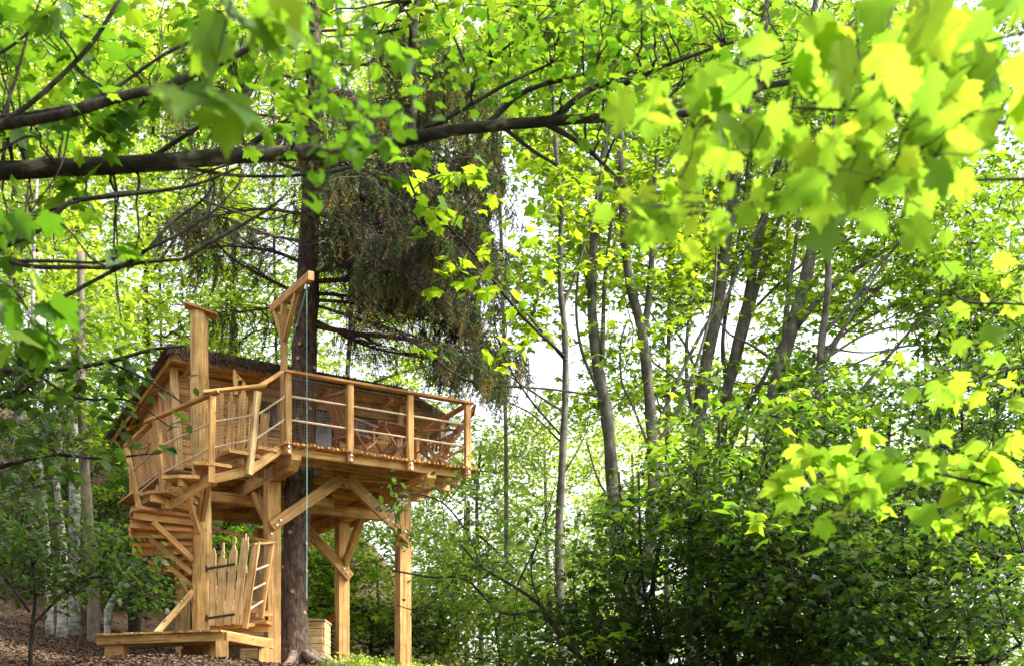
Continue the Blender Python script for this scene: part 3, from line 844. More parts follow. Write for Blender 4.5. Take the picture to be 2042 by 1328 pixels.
# ---------------------------------------------------------------- garden furniture on the deck
def chair(name, p, yaw, label, recline=0.30):
    o = thing(name, p, label, 'chair', 'slatted garden chairs on the deck')
    m0 = Matrix.Translation(Vector(p)) @ Matrix.Rotation(yaw, 4, 'Z')
    W = lambda x, y, z: m0 @ Vector((x, y, z))
    upv = lambda v: (m0.to_3x3() @ Vector(v))
    # faces local +X; back at -X
    bt = (-0.20 - 0.62 * math.tan(recline) - 0.05, 1.08)
    for y in (-.26, .26):
        beam('frame_leg', W(0.26, y, 0.0), W(-0.24, y, 0.46), .03, .045, M['chair'], o)
        beam('frame_leg', W(-0.34, y * .9, 0.0), W(0.24, y * .9, 0.43), .03, .045, M['chair'], o)
        beam('back_stile', W(-0.12, y * .86, 0.36), W(bt[0], y * .86, bt[1]), .03, .045, M['chair'], o)
        beam('arm_rest', W(-0.36, y * 1.08, 0.66), W(0.20, y * 1.08, 0.63), .055, .025, M['chair'], o)
        beam('arm_support', W(0.14, y * 1.05, 0.40), W(0.14, y * 1.05, 0.62), .03, .04, M['chair'], o)
    for k in range(8):
        x = -0.20 + k * .062
        beam('seat_slat', W(x, -.25, .445 - .008 * k * 0), W(x, .25, .445), .048, .018, M['chair'], o)
    for k in range(9):
        y = -.20 + k * .05
        beam('back_slat', W(-0.17, y, 0.52), W(bt[0] + .02, y, bt[1] - .03), .034, .014, M['chair'], o, up=upv((1, 0, .3)))
    for z in (0.50, 1.05):
        f = (z - 0.36) / (bt[1] - 0.36); x = -0.12 + f * (bt[0] + .12)
        beam('back_rail', W(x - .01, -.24, z), W(x - .01, .24, z), .03, .045, M['chair'], o)
    return o
yawE = math.atan2(E.y, E.x)
chair('garden_chair', L(1.42, 0.85, DECK), yawE + 0.35, 'upright slatted wooden chair left of the folding table on the deck')
chair('garden_chair', L(2.72, 0.62, DECK), yawE + math.pi - 0.45, 'reclining slatted wooden chair in the right corner of the deck', 0.55)
tb = thing('folding_table', L(2.10, 0.98, DECK), 'small wooden folding table between the two deck chairs', 'table')
mt = Matrix.Translation(L(2.10, 0.98, DECK)) @ Matrix.Rotation(yawE + 0.2, 4, 'Z')
W_ = lambda x, y, z: mt @ Vector((x, y, z))
for k in range(7):
    y = -.27 + k * .09
    beam('table_slat', W_(-.34, y, .73), W_(.34, y, .73), .08, .02, M['chair'], tb)
for x in (-.32, .32): beam('apron', W_(x, -.3, .70), W_(x, .3, .70), .03, .04, M['chair'], tb)
for y in (-.24, .24):
    beam('leg', W_(-.30, y, 0), W_(.28, y, .69), .03, .045, M['chair'], tb)
    beam('leg', W_(.30, y * .88, 0), W_(-.28, y * .88, .69), .03, .045, M['chair'], tb)
beam('stretcher', W_(0, -.24, .35), W_(0, .24, .35), .03, .03, M['chair'], tb)
# ---------------------------------------------------------------- leaves and growth
def half_leaf(half):
    pts = [(x, y) for x, y in half] + [(-x, y) for x, y in reversed(half[1:-1])]
    return pts
MAPLE = half_leaf([(0, 0), (.15, -.05), (.40, .05), (.33, .19), (.46, .30), (.63, .55), (.45, .53), (.41, .64), (.23, .55), (.22, .75), (.11, .80), (0, 1.02)])
def leaf_template(outline, droop=0.30, fold=0.10):
    c = (0, 0.36)
    V = [(c[0], c[1], 0.0)] + [(x, y, -droop * (x * x * 0.9 + (y - .36) ** 2 * 0.8) + fold * abs(x)) for x, y in outline]
    n = len(outline)
    F = [(0, 1 + i, 1 + (i + 1) % n) for i in range(n)]
    # leaf stalk
    k = len(V)
    V += [(-.012, 0.02, 0), (.012, 0.02, 0), (0.004, -.42, 0.10)]
    F += [(k, k + 2, k + 1)]
    return np.array(V, float), np.array(F, int)
T_NEAR = leaf_template(MAPLE)
T_NEAR2 = leaf_template([(x * (1 + .18 * math.sin(5 * y + 1)), y * (1 + .06 * math.sin(9 * x))) for x, y in MAPLE], 0.75, 0.28)
T_NEAR3 = leaf_template([(x * (0.92 + .14 * math.sin(3 * x + 2)), y) for x, y in MAPLE], 0.05, -0.25)
T_MID = (np.array([(0, 0, 0), (.56, .26, -.06), (.20, .48, .02), (0, 1, -.14), (-.20, .48, .02), (-.56, .26, -.06)], float),
         np.array([(0, 1, 2), (0, 2, 3), (0, 3, 4), (0, 4, 5)], int))
T_OVAL = (np.array([(0, 0, 0), (.42, .42, .03), (0, 1, -.10), (-.42, .42, .03)], float), np.array([(0, 1, 2), (0, 2, 3)], int))
OV = [(0, 0), (.22, .14), (.33, .40), (.24, .72), (0, 1.0), (-.24, .72), (-.33, .40), (-.22, .14)]
T_OVALN = leaf_template(OV, 0.35, 0.12)

def norm(a): return a / np.maximum(np.linalg.norm(a, axis=1, keepdims=True), 1e-9)

def leaf_dirs(rg, n, tilt=0.45, droop=0.25, out=None, lean=(0, 0)):
    """leaf axes (pointing outwards, drooping) and normals (mostly up)"""
    az = rg.uniform(0, 2 * np.pi, n)
    A = np.stack([np.cos(az), np.sin(az), rg.normal(-droop, 0.25, n)], 1)
    if out is not None: A[:, :2] += out[:, :2] * 0.9
    A = norm(A)
    Nn = np.stack([rg.normal(lean[0], tilt, n), rg.normal(lean[1], tilt, n), np.ones(n)], 1)
    Nn = norm(Nn - A * np.sum(A * Nn, 1, keepdims=True))
    return A, Nn

def raw_mesh(name, V, F, mat, rnd=None):
    me = bpy.data.meshes.new(name)
    k = F.shape[1]
    me.vertices.add(len(V)); me.vertices.foreach_set('co', np.ascontiguousarray(V, dtype=np.float32).ravel())
    me.loops.add(F.size); me.loops.foreach_set('vertex_index', np.ascontiguousarray(F, dtype=np.int32).ravel())
    me.polygons.add(len(F)); me.polygons.foreach_set('loop_start', np.arange(0, F.size, k, dtype=np.int32)); me.polygons.foreach_set('loop_total', np.full(len(F), k, dtype=np.int32))
    if rnd is not None:
        a = me.attributes.new('rnd', 'FLOAT', 'FACE'); a.data.foreach_set('value', np.ascontiguousarray(rnd, dtype=np.float32))
    me.materials.append(mat); me.update()
    return me

def leaf_mesh(name, P, A, Nn, S, tmpl, mat, seed=0):
    tv, tf = tmpl
    n = len(P); k = len(tv)
    X = np.cross(A, Nn)
    V = P[:, None, :] + S[:, None, None] * (tv[None, :, 0, None] * X[:, None, :] + tv[None, :, 1, None] * A[:, None, :] + tv[None, :, 2, None] * Nn[:, None, :])
    F = tf[None] + (np.arange(n) * k)[:, None, None]
    r = np.random.default_rng(seed + 11).random(n)
    return raw_mesh(name, V.reshape(-1, 3), F.reshape(-1, 3), mat, np.repeat(r, len(tf)))

def smooth_path(pts, n=6):
    pts = [Vector(p) for p in pts]
    if len(pts) < 3: return pts
    out_ = []
    q = [pts[0] * 2 - pts[1]] + pts + [pts[-1] * 2 - pts[-2]]
    for i in range(1, len(q) - 2):
        p0, p1, p2, p3 = q[i - 1], q[i], q[i + 1], q[i + 2]
        for k in range(n):
            t = k / n
            out_.append(0.5 * ((2 * p1) + (p2 - p0) * t + (2 * p0 - 5 * p1 + 4 * p2 - p3) * t * t + (3 * p1 - p0 - 3 * p2 + p3) * t ** 3))
    out_.append(pts[-1])
    return out_

def limb_path(px, Y, wob=0.0, seed=0, n=6):
    """px: (u, v) or (u, v, dY)"""
    rg = random.Random(seed)
    P = []
    for q in px:
        y = Y + (q[2] if len(q) > 2 else 0)
        P.append(at(q[0], q[1], y) + Vector((rg.uniform(-wob, wob), rg.uniform(-2 * wob, 2 * wob), rg.uniform(-wob, wob))))
    return smooth_path(P, n)

def taper(path, r0, r1, p=1.0):
    n = len(path)
    return [r0 + (r1 - r0) * (i / (n - 1)) ** p for i in range(n)]

def curvy(rg, a, b, sag, n=5, wig=0.06):
    a = Vector(a); b = Vector(b)
    ln = (b - a).length
    pts = []
    for i in range(n + 1):
        t = i / n
        p = a.lerp(b, t) + UP * (sag * ln * 4 * t * (1 - t))
        if 0 < i < n: p += Vector((rg.uniform(-wig, wig), rg.uniform(-wig, wig), rg.uniform(-wig, wig))) * ln
        pts.append(p)
    return pts

# ---- trees and bushes: traced stems, then sprays of leaves joined to the stems by a branch network
def gauss2(u, v, cu, cv, su, sv): return np.exp(-((u - cu) / su) ** 2 - ((v - cv) / sv) ** 2)
def skyness(u, v):
    """where the crowns thin out and the sky shows"""
    return np.minimum(1, gauss2(u, v, 1010, 410, 62, 95) + gauss2(u, v, 1035, 735, 85, 75) + .75 * gauss2(u, v, 1150, 640, 60, 110) + .85 * gauss2(u, v, 1440, 660, 80, 95) + .8 * gauss2(u, v, 1730, 690, 120, 60)
                      + .6 * gauss2(u, v, 960, 240, 60, 40) + .5 * gauss2(u, v, 1340, 720, 45, 80))
def clump(u, v, k):
    return .5 + .5 * np.sin(u / 47. + 2.1 * np.sin(v / 63. + k) + k) * np.cos(v / 39. + 1.7 * np.sin(u / 71. - k))

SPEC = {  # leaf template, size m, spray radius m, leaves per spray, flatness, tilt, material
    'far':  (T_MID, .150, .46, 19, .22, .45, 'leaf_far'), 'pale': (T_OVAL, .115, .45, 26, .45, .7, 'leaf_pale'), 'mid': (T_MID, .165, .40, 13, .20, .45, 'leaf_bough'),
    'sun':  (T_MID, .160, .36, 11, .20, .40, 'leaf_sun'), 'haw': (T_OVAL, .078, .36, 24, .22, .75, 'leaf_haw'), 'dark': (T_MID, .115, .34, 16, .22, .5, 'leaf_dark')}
def sprays_at(C, spec, seed, scale=1.0):
    tm, size, sr, cnt, flat, tilt, mk = spec
    rg = np.random.default_rng(seed)
    n = len(C); k = np.maximum(3, rg.poisson(cnt, n)); idx = np.repeat(np.arange(n), k); N_ = len(idx)
    R_ = (sr * rg.uniform(.6, 1.3, n))[idx] * scale
    rq = np.sqrt(rg.random(N_)); aq = rg.uniform(0, 2 * np.pi, N_)
    off = np.stack([rq * np.cos(aq) * R_, rq * np.sin(aq) * R_, rg.uniform(-1, 1, N_) * flat * R_ - .25 * rq * rq * R_], 1)
    sl = rg.normal(0, .25, (n, 2))[idx]; off[:, 2] += (off[:, :2] * sl).sum(1)
    A, Nn = leaf_dirs(rg, N_, tilt, .30, off / R_[:, None])
    return C[idx] + off, A, Nn, size * rg.uniform(.55, 1.25, N_) * scale, off, idx

def tree(name, label, cat, Y, stems, areas, barkm, group=None, seed=1, dY=2.0, thick=1.0, n_parts=0, scale=1.0):
    """stems: (pixel path bottom->top, px width bottom, px width top); areas: (kind, u0, v0, u1, v1, sprays[, dY])"""
    rg = random.Random(seed); ng = np.random.default_rng(seed)
    u0, v0 = stems[0][0][0][:2]
    p0 = at(u0, v0, Y)
    root = thing(name, (p0.x, p0.y, gz(p0.x, p0.y)), label, cat, group)
    npos, nrad = [], []
    for si, (px, w0, w1) in enumerate(stems):
        path = limb_path(px, Y, 0.02, seed + si)
        r0, r1 = w0 * Y / FPX / 2, w1 * Y / FPX / 2
        if si == 0:
            b = path[0]; g = gz(b.x, b.y) - 0.2
            if b.z > g: path = [Vector((b.x, b.y, g)), Vector((b.x, b.y, (g * .6 + b.z * .4)))] + path
        mb = MB(); rad = taper(path, r0 * (1.15 if si == 0 else 1), r1, .8)
        if si == 0: rad[0] *= 1.35
        rad = [r * (1 + .07 * math.sin(i * 1.3 + seed)) for i, r in enumerate(rad)]
        mb.tube(path, rad, 10, rough=.06, rng=rg)
        mb.build('trunk' if si == 0 else 'limb', barkm, root, smooth=True)
        for q, r in list(zip(path, rad))[2:]: npos.append(tuple(q)); nrad.append(r)
    kinds = {}
    allC = []
    for ai, ar_ in enumerate(areas):
        kd, a0, b0, a1, b1, n = ar_[:6]; dd = ar_[6] if len(ar_) > 6 else dY
        u = ng.uniform(a0, a1, n * 6); v = ng.uniform(b0, b1, n * 6)
        keep = (ng.random(n * 6) > skyness(u, v) * 1.3) & (ng.random(n * 6) < .25 + .75 * clump(u, v, seed * .37 + ai))
        # ragged outline
        ex = np.minimum(np.minimum(u - a0, a1 - u) / (a1 - a0), np.minimum(v - b0, b1 - v) / (b1 - b0))
        keep &= ng.random(n * 6) < .35 + ex * 6
        if kd == 'haw': keep &= ng.random(n * 6) < .12 + 1.5 * (v - b0) / (b1 - b0)
        u, v = u[keep][:n], v[keep][:n]
        yy = Y + (ng.uniform(-.35, 1.65, len(u)) if name == 'maple_tree' else ng.uniform(-1, 1, len(u))) * dd
        C = np.stack([(u - 1021) / FPX * yy, yy, EYE + (HOR - v) / FPX * yy], 1)
        C = C[C[:, 2] > ground(C[:, 0], C[:, 1]) + .1]
        if len(C): kinds.setdefault(kd, []).append(C); allC.append(C)
    if not allC: return root
    # branch network: every spray joins the nearest node nearer to the stems; limbs thicken with what they carry
    C = np.concatenate(allC)
    S0 = np.array(npos)
    d0 = np.min(np.linalg.norm(C[:, None] - S0[None], axis=2), axis=1)
    order = np.argsort(d0)
    pos = np.concatenate([S0, C[order]]); ns = len(S0); par = np.full(len(pos), -1)
    for i in range(ns, len(pos)):
        d = np.linalg.norm(pos[:i] - pos[i], axis=1)
        up = pos[:i, 2] - pos[i, 2]
        cost = d + 0.9 * np.maximum(0, up + .1) + np.where(np.arange(i) < ns, 0.0, 0.15)
        par[i] = int(np.argmin(cost))
    load = np.ones(len(pos))
    for i in range(len(pos) - 1, ns - 1, -1): load[par[i]] += load[i]
    mb = MB()
    for i in range(ns, len(pos)):
        a, b = Vector(pos[par[i]]), Vector(pos[i])
        r1 = .0042 * math.sqrt(load[i]) * thick; r0 = min(r1 * 1.25, nrad[par[i]] * .8) if par[i] < ns else r1 * 1.15
        pth = curvy(rg, a, b, rg.uniform(-.10, .06), 3, .07)
        mb.tube(pth, taper(pth, r0, r1), 5 if r0 > .012 else 3, cap=False)
    o = mb.build('branches', barkm, root, smooth=True); o['kind'] = 'stuff'
    for kd, cs in kinds.items():
        Cc = np.concatenate(cs); spec = SPEC[kd]
        P, A, Nn, S, off, idx = sprays_at(Cc, spec, seed, scale)
        # shoots inside the sprays
        tw = MB()
        for j in ng.choice(len(P), min(len(P), len(Cc) * 3), replace=False):
            c = Cc[idx[j]]
            tw.v.extend([tuple(c + (0, 0, -.004)), tuple(c + (0, 0, .004)), tuple(P[j] + (0, 0, .001)), tuple(P[j] + (0, 0, -.001))])
            k = len(tw.v) - 4; tw.f.append((k, k + 1, k + 2, k + 3))
        o = tw.build('twigs', barkm, root); o['kind'] = 'stuff'
        mask = np.ones(len(P), bool)
        if n_parts:
            uu, vv, yy = project(P); vis = (uu > 0) & (uu < 2042) & (vv > 0) & (vv < 1328)
            pick = np.argsort(-np.where(vis, S / yy, -1))[:n_parts]; mask[pick] = False
            me = leaf_mesh('leaf_' + kd, np.zeros((1, 3)), np.array([[0, 1., 0]]), np.array([[0, 0, 1.]]), np.array([1.]), spec[0] if spec[0] is not T_MID else T_NEAR, M[spec[6]], 1)
            X = np.cross(A, Nn)
            for i in pick:
                s = float(S[i]); o = bpy.data.objects.new('leaf', me); link(o, root, axes(X[i] * s, A[i] * s, Nn[i] * s, P[i]))
        o = bpy.data.objects.new('foliage', leaf_mesh('foliage_%s_%d' % (kd, seed), P[mask], A[mask], Nn[mask], S[mask], spec[0], M[spec[6]], seed)); link(o, root)
        o['kind'] = 'stuff'; o.matrix_basis = WORLD[root.name].inverted()
    return root

# ---- near trees: traced limbs, sprays of single leaves placed along them
def near_tree(name, label, cat, Y, limbs, sprays, barkm, leafm, tmpls, n_parts, trunk=None, seed=1, leafname='leaf', twig_r=0.004, twigmat=None, tilt=.42, droop=.45, lean=(0, 0)):
    """limbs: (pixel path, px width start, px width end); sprays: (u, v, radius px, count, leaf px[, dY])"""
    rg = np.random.default_rng(seed); rr = random.Random(seed)
    b0 = trunk if trunk is not None else at(*limbs[0][0][0][:2], Y)
    root = thing(name, (b0[0], b0[1], gz(b0[0], b0[1])), label, cat)
    allpts = []
    if trunk is not None:
        x, y, r = trunk; g = gz(x, y) - .2
        mb = MB(); pth = [Vector((x, y, g)), Vector((x + .03, y, g + 1.0)), Vector((x - .02, y + .05, g + 3)), Vector((x + .05, y, g + 6)), Vector((x, y + .1, g + 9))]
        mb.tube(smooth_path(pth, 4), taper(smooth_path(pth, 4), r, r * .5), 12, rough=.05, rng=rr)
        mb.build('trunk', barkm, root, smooth=True)
    for k, (px, w0, w1) in enumerate(limbs):
        path = limb_path(px, Y, 0.006, seed + k)
        if trunk is not None and k < trunk_links.get(name, 1):
            tz = path[0].z - 0.25
            path = [Vector((trunk[0], trunk[1], tz))] + path
        r0, r1 = w0 * Y / FPX / 2, w1 * Y / FPX / 2
        mb = MB(); rad = taper(path, r0, r1); mb.tube(path, rad, 10 if w0 > 20 else 6, rough=.07 if w0 > 20 else .03, rng=rr)
        mb.build('limb' if w0 > 20 else 'branch', barkm, root, smooth=True)
        allpts += list(zip(path, rad))
    Ps, As, Ns, Ss = [], [], [], []
    tw = MB()
    AP = np.array([tuple(p) for p, r in allpts])
    for sp_ in sprays:
        u, v, rpx, cnt, lpx = sp_[:5]; dY = sp_[5] if len(sp_) > 5 else 0
        yy = Y + dY
        c = np.array(at(u, v, yy)); rm = rpx * yy / FPX; ls = lpx * yy / FPX
        q = rg.normal(0, 1, (cnt, 3)) * np.array([.62, .62, .42]) * rm
        P = c + q
        A, Nn = leaf_dirs(rg, cnt, tilt, droop, q / rm, lean)
        Ps.append(P); As.append(A); Ns.append(Nn); Ss.append(ls * rg.uniform(.65, 1.2, cnt))
        # twig from the nearest limb to the spray and a few shoots through it
        if len(AP):
            dd = np.linalg.norm(AP - c, axis=1); i = int(np.argmin(dd))
            pth = curvy(rr, AP[i], c, rr.uniform(-.05, .1), 5, .04)
            tw.tube(pth, taper(pth, min(twig_r * 2.2, allpts[i][1] * .7), twig_r), 5)
            for k in range(max(2, cnt // 6)):
                e = Vector(P[rr.randrange(cnt)])
                pt2 = curvy(rr, pth[rr.randrange(3, 6)], e, rr.uniform(-.05, .08), 3, .05)
                tw.tube(pt2, taper(pt2, twig_r, twig_r * .4), 4)
    if tw.v:
        o = tw.build('twigs', twigmat or barkm, root, smooth=True); o['kind'] = 'stuff'
    P, A, Nn, S = map(np.concatenate, (Ps, As, Ns, Ss))
    # the largest leaves in view are single parts, the rest one mass
    u, v, yy = project(P + A * S[:, None] * .4)
    vis = (u > -30) & (u < 2072) & (v > -30) & (v < 1358)
    score = np.where(vis, S / yy, -1)
    order = np.argsort(-score); pick = [i for i in order[:n_parts] if score[i] > 0]
    meshes = [leaf_mesh('%s_%s_%d' % (leafname, name, k), np.zeros((1, 3)), np.array([[0, 1., 0]]), np.array([[0, 0, 1.]]), np.array([1.]), t, leafm, k) for k, t in enumerate(tmpls)]
    X = np.cross(A, Nn)
    for i in pick:
        s = float(S[i])
        m = axes(X[i] * s, A[i] * s, Nn[i] * s, P[i])
        o = bpy.data.objects.new(leafname, meshes[int(rg.integers(len(meshes)))])
        link(o, root, m)
    mask = np.ones(len(P), bool); mask[pick] = False
    if mask.any():
        n1 = np.arange(len(P))[mask]
        o = bpy.data.objects.new('foliage', leaf_mesh('foliage_' + name, P[n1], A[n1], Nn[n1], S[n1], tmpls[0], leafm, seed)); link(o, root); 
        o['kind'] = 'stuff'
        o.matrix_basis = WORLD[root.name].inverted()
    return root
trunk_links = {}
def fill(rg, u0, v0, u1, v1, n, rpx, cnt, lpx, dY=0.6):
    return [(rg.uniform(u0, u1), rg.uniform(v0, v1), rpx * rg.uniform(.7, 1.3), max(2, int(cnt * rg.uniform(.6, 1.4))), lpx * rg.uniform(.85, 1.15), rg.uniform(-dY, dY)) for _ in range(n)]
# ---------------------------------------------------------------- the spruce through the deck
def spruce():
    rg = random.Random(21); ng = np.random.default_rng(21)
    bx, by = L(TREE_S, TREE_T, 0).x, L(TREE_S, TREE_T, 0).y
    bx -= 0.03
    g = gz(bx, by)
    root = thing('spruce_tree', (bx, by, g), 'tall dark spruce growing up through the deck, with drooping boughs', 'tree')
    Y = by
    def uvX(u): return (u - 1021) / FPX * Y
    prof = [(1340, 585, 82), (1305, 586, 74), (1270, 586, 62), (1200, 586, 55), (1120, 588, 53), (1050, 592, 52), (980, 596, 52), (900, 602, 53), (820, 605, 54), (740, 606, 52), (680, 608, 48), (600, 612, 46), (520, 615, 42), (440, 618, 38), (300, 622, 33), (100, 628, 26), (-150, 632, 20), (-400, 634, 12), (-560, 634, 4)]
    path = [Vector((uvX(u), Y + rg.uniform(-.01, .01), EYE + (HOR - v) / FPX * Y)) for v, u, w in prof]
    rad = [w * Y / FPX / 2 for v, u, w in prof]
    # resample with bulges
    P2 = smooth_path(path, 4); R2 = []
    for i in range(len(P2)): 
        f = i / 4; k = min(int(f), len(rad) - 2); R2.append((rad[k] * (1 - (f - k)) + rad[k + 1] * (f - k)) * (1 + rg.uniform(-.05, .06)))
    mb = MB(); mb.tube(P2, R2, 18, rough=.045, rng=rg)
    tr = mb.build('trunk', M['bark_spruce'], root, smooth=True)
    # roots
    for a, ln in ((-.5, .9), (-1.1, 1.1), (.15, .8), (3.4, .7), (-2.0, .8), (-.15, 1.3)):
        pts = []
        for i in range(7):
            f = i / 6; r = .16 + ln * f; aa = a + .25 * math.sin(f * 3)
            x, y = bx + r * math.cos(aa), by + r * math.sin(aa)
            pts.append(Vector((x, y, gz(x, y) + .16 * (1 - f) ** 2 + .02 - .08 * f)))
        mb = MB(); mb.tube(pts, taper(pts, .085, .03), 8, rough=.08, rng=rg); mb.build('root', M['bark_root'], root, smooth=True)
    # sawn-off branch stubs
    for v, du in ((697, -6), (725, -8), (760, 20), (790, 25), (822, 18), (845, -4), (835, -20), (1068, -8), (1135, -20), (1150, -24), (1100, 26), (1185, 2), (1142, 24), (660, -14), (740, 22), (1088, 22), (1225, 24)):
        c = Vector((uvX(603 - (v - 820) * .045 + du), 0, EYE + (HOR - v) / FPX * Y))
        dx = (du) / 27.0; dx = max(-.96, min(.96, dx))
        nrm = Vector((dx, -math.sqrt(1 - dx * dx), .1)).normalized()
        ctr = Vector((uvX(603 - (v - 820) * .045), Y, c.z)); p = ctr + nrm * .17
        mb = MB(); mb.tube([p, p + nrm * .055], [.045, .038], 8)
        st = mb.build('branch_stub', M['bark_spruce'], root)
        mb = MB(); mb.tube([p + nrm * .05, p + nrm * .058], [.034, .031], 8); mb.build('sawn_face', M['knot'], st)
    # boughs: (pixel path from trunk outwards, px start width, needles 0..1, dead 0..1, spread m)
    B = [
        ([(630, 650), (700, 662), (790, 672), (870, 688), (935, 700), (1010, 705, .3)], 20, .9, .5),
        ([(632, 560), (720, 555), (800, 545), (880, 575), (960, 640)], 18, 1.0, .9),
        ([(632, 500), (700, 515), (790, 540), (870, 560, -.3), (930, 600, -.6)], 17, 1.0, 1.),
        ([(630, 420), (700, 455), (790, 500), (890, 540)], 15, 1.0, 1.),
        ([(632, 600), (720, 605), (800, 625), (880, 650, .5), (985, 690, .8)], 12, 1.0, .7),
        ([(636, 585), (760, 590, .6), (860, 560, 1.2), (1000, 600, 1.6)], 12, 1.0, .6),
        ([(630, 380), (720, 400), (810, 420), (900, 450), (990, 510)], 13, 1.0, 1.),
        ([(630, 330), (730, 350, -.5), (840, 360, -.9), (920, 400, -1.2)], 13, 1.0, .9),
        ([(630, 260), (760, 280), (880, 300), (1000, 360)], 11, 1.0, .6),
        ([(630, 200), (760, 210, .5), (880, 220, .8), (980, 270, 1.0)], 11, 1.0, .4),
        ([(630, 130), (740, 130), (850, 150), (960, 200)], 10, 1.0, .3),
        ([(630, 60), (730, 60), (820, 80), (900, 120)], 9, 1.0, .3),
        ([(632, 640), (740, 690, .8), (880, 720, 1.4), (1040, 745, 2.0)], 11, 1.0, .5),
        ([(640, 470), (740, 420, 1.5), (850, 430, 2.2), (960, 480, 2.6)], 12, 1.0, .9),
        ([(640, 540), (740, 500, -1.2), (830, 470, -2.0), (900, 480, -2.4)], 12, .9, .9),
        ([(600, 520), (540, 500), (450, 492), (380, 500)], 13, .20, .5),
        ([(600, 590), (540, 560), (470, 520), (420, 480), (370, 465)], 13, .15, .5),
        ([(590, 600), (550, 612, .4), (490, 620, .8), (440, 632, 1.)], 9, .6, .1),
        ([(600, 430), (520, 420), (430, 430), (360, 450)], 11, .30, .3),
        ([(600, 340), (520, 320), (440, 330), (370, 360)], 11, .35, .3),
        ([(605, 250), (520, 230), (440, 240), (370, 270)], 10, .4, .3),
        ([(605, 160), (530, 150), (450, 160), (380, 190)], 9, .6, .2),
        ([(605, 60), (530, 50), (450, 70), (380, 100)], 9, .6, .2),
        ([(600, 480), (540, 470, 1.5), (460, 440, 2.2), (400, 430, 2.6)], 10, .25, .4),
        ([(622, 380), (650, 390, -.8), (640, 430, -1.6)], 10, .9, .5), ([(622, 300), (670, 310, -.9), (720, 350, -1.7)], 10, 1., .5), 
        ([(622, 230), (600, 240, -.9), (570, 280, -1.6)], 9, .9, .4), ([(624, 170), (680, 180, -1.), (740, 210, -1.8)], 9, 1., .3), ([(620, 500), (660, 490, -.8), (720, 500, -1.6), (770, 540, -2.)], 11, .9, .8),
        ([(632, 470), (740, 480, .5), (850, 520, .9), (940, 560, 1.)], 11, 1.0, 1.), ([(632, 300), (740, 320, 1.), (860, 340, 1.4), (960, 400, 1.6)], 11, 1.0, .8), ([(632, 610), (760, 650, -.6), (880, 690, -1.), (980, 720, -1.2)], 11, 1.0, .5),
    ]
    ndl = []   # hanging twig: root point, length, lean
    dead = MB()
    twn = MB()
    for bi, (px, w, green, dd) in enumerate(B):
        path = limb_path(px, Y, .015, 200 + bi, 7)
        rad = taper(path, w * Y / FPX / 2 * .62, .010)
        mb = MB(); mb.tube(path, rad, 7, rough=.08, rng=rg); mb.build('bough', M['bark_spruce'], root, smooth=True)
        ln = sum((path[i + 1] - path[i]).length for i in range(len(path) - 1))
        n2 = int(ln * 15)
        for k in range(n2):
            f = rg.uniform(.10, 1.0); i = min(int(f * (len(path) - 1)), len(path) - 2)
            p = path[i].lerp(path[i + 1], rg.random())
            d = (path[i + 1] - path[i]).normalized(); sd_ = d.cross(UP).normalized() * rg.choice((-1, 1))
            l2 = rg.uniform(.35, .95) * (1.05 - .5 * abs(f - .55))
            e = p + sd_ * l2 * .8 + d * l2 * .55 - UP * l2 * rg.uniform(.05, .35)
            pth = curvy(rg, p, e, .05, 4, .04)
            twn.tube(pth, taper(pth, .010, .004), 4)
            # dead wiry twigs near the stem
            if rg.random() < dd * (1.35 - f * 1.1) * (.45 if px[0][1] > 590 else 1):
                for q in range(18 if px[-1][0] > 640 else 7):
                    a = pth[rg.randrange(1, 5)]; ll = rg.uniform(.15, .55)
                    b = a + Vector((rg.gauss(0, .5), rg.gauss(0, .5), rg.uniform(-1.1, .25))).normalized() * ll
                    m_ = (a + b) / 2 + Vector((rg.uniform(-.05, .05), rg.uniform(-.05, .05), rg.uniform(-.04, .07)))
                    dead.tube([a, m_, b], [.0045, .0035, .0018], 3, cap=False)
                    for w_ in range(3):
                        c = m_.lerp(b, rg.random()); e2 = c + Vector((rg.gauss(0, 1), rg.gauss(0, 1), rg.uniform(-1, .4))).normalized() * rg.uniform(.08, .25)
                        dead.tube([c, e2], [.003, .0015], 3, cap=False)
            # green hanging sprays on the outer part
            if rg.random() < green * min(1, .25 + f * 1.0) and f > (.58 if px[0][1] > 590 and px[-1][0] > 640 else .42 if px[0][1] > 400 else .25):
                for q in range(int(4 + 6 * f)):
                    a = pth[rg.randrange(1, 5)] + Vector((rg.gauss(0, .05), rg.gauss(0, .05), 0))
                    ndl.append((tuple(a), rg.uniform(.2, .62) * (0.7 + .5 * f), rg.gauss(0, .12), rg.gauss(0, .12), f))
    o = twn.build('twigs', M['bark_spruce'], root); o['kind'] = 'stuff'
    o = dead.build('dead_twigs', M['dead'], root); o['kind'] = 'stuff'
    # needles: many short blades round each hanging twig
    tips = []
    allP, allA, allN, allS, tipf = [], [], [], [], []
    for (a, ln, lx, ly, f) in ndl:
        n = int(ln * 90)
        t = ng.random(n)
        P = np.array(a)[None] + np.stack([lx * t * ln + .03 * np.sin(t * 4) , ly * t * ln, -t * ln * (1 - .1 * t)], 1)
        az = ng.uniform(0, 2 * np.pi, n)
        A = norm(np.stack([np.cos(az) * .75, np.sin(az) * .75, -ng.uniform(.35, 1.2, n)], 1))
        Nn = norm(np.cross(A, ng.normal(0, 1, (n, 3))))
        allP.append(P); allA.append(A); allN.append(Nn); allS.append(ng.uniform(.034, .066, n) * (1.25 - .4 * t))
        tipf.append(np.full(n, 1.0 if (f > .62 and ng.random() < .40) else 0.0) * (t > .35))
    P, A, Nn, S, tf_ = map(np.concatenate, (allP, allA, allN, allS, tipf))
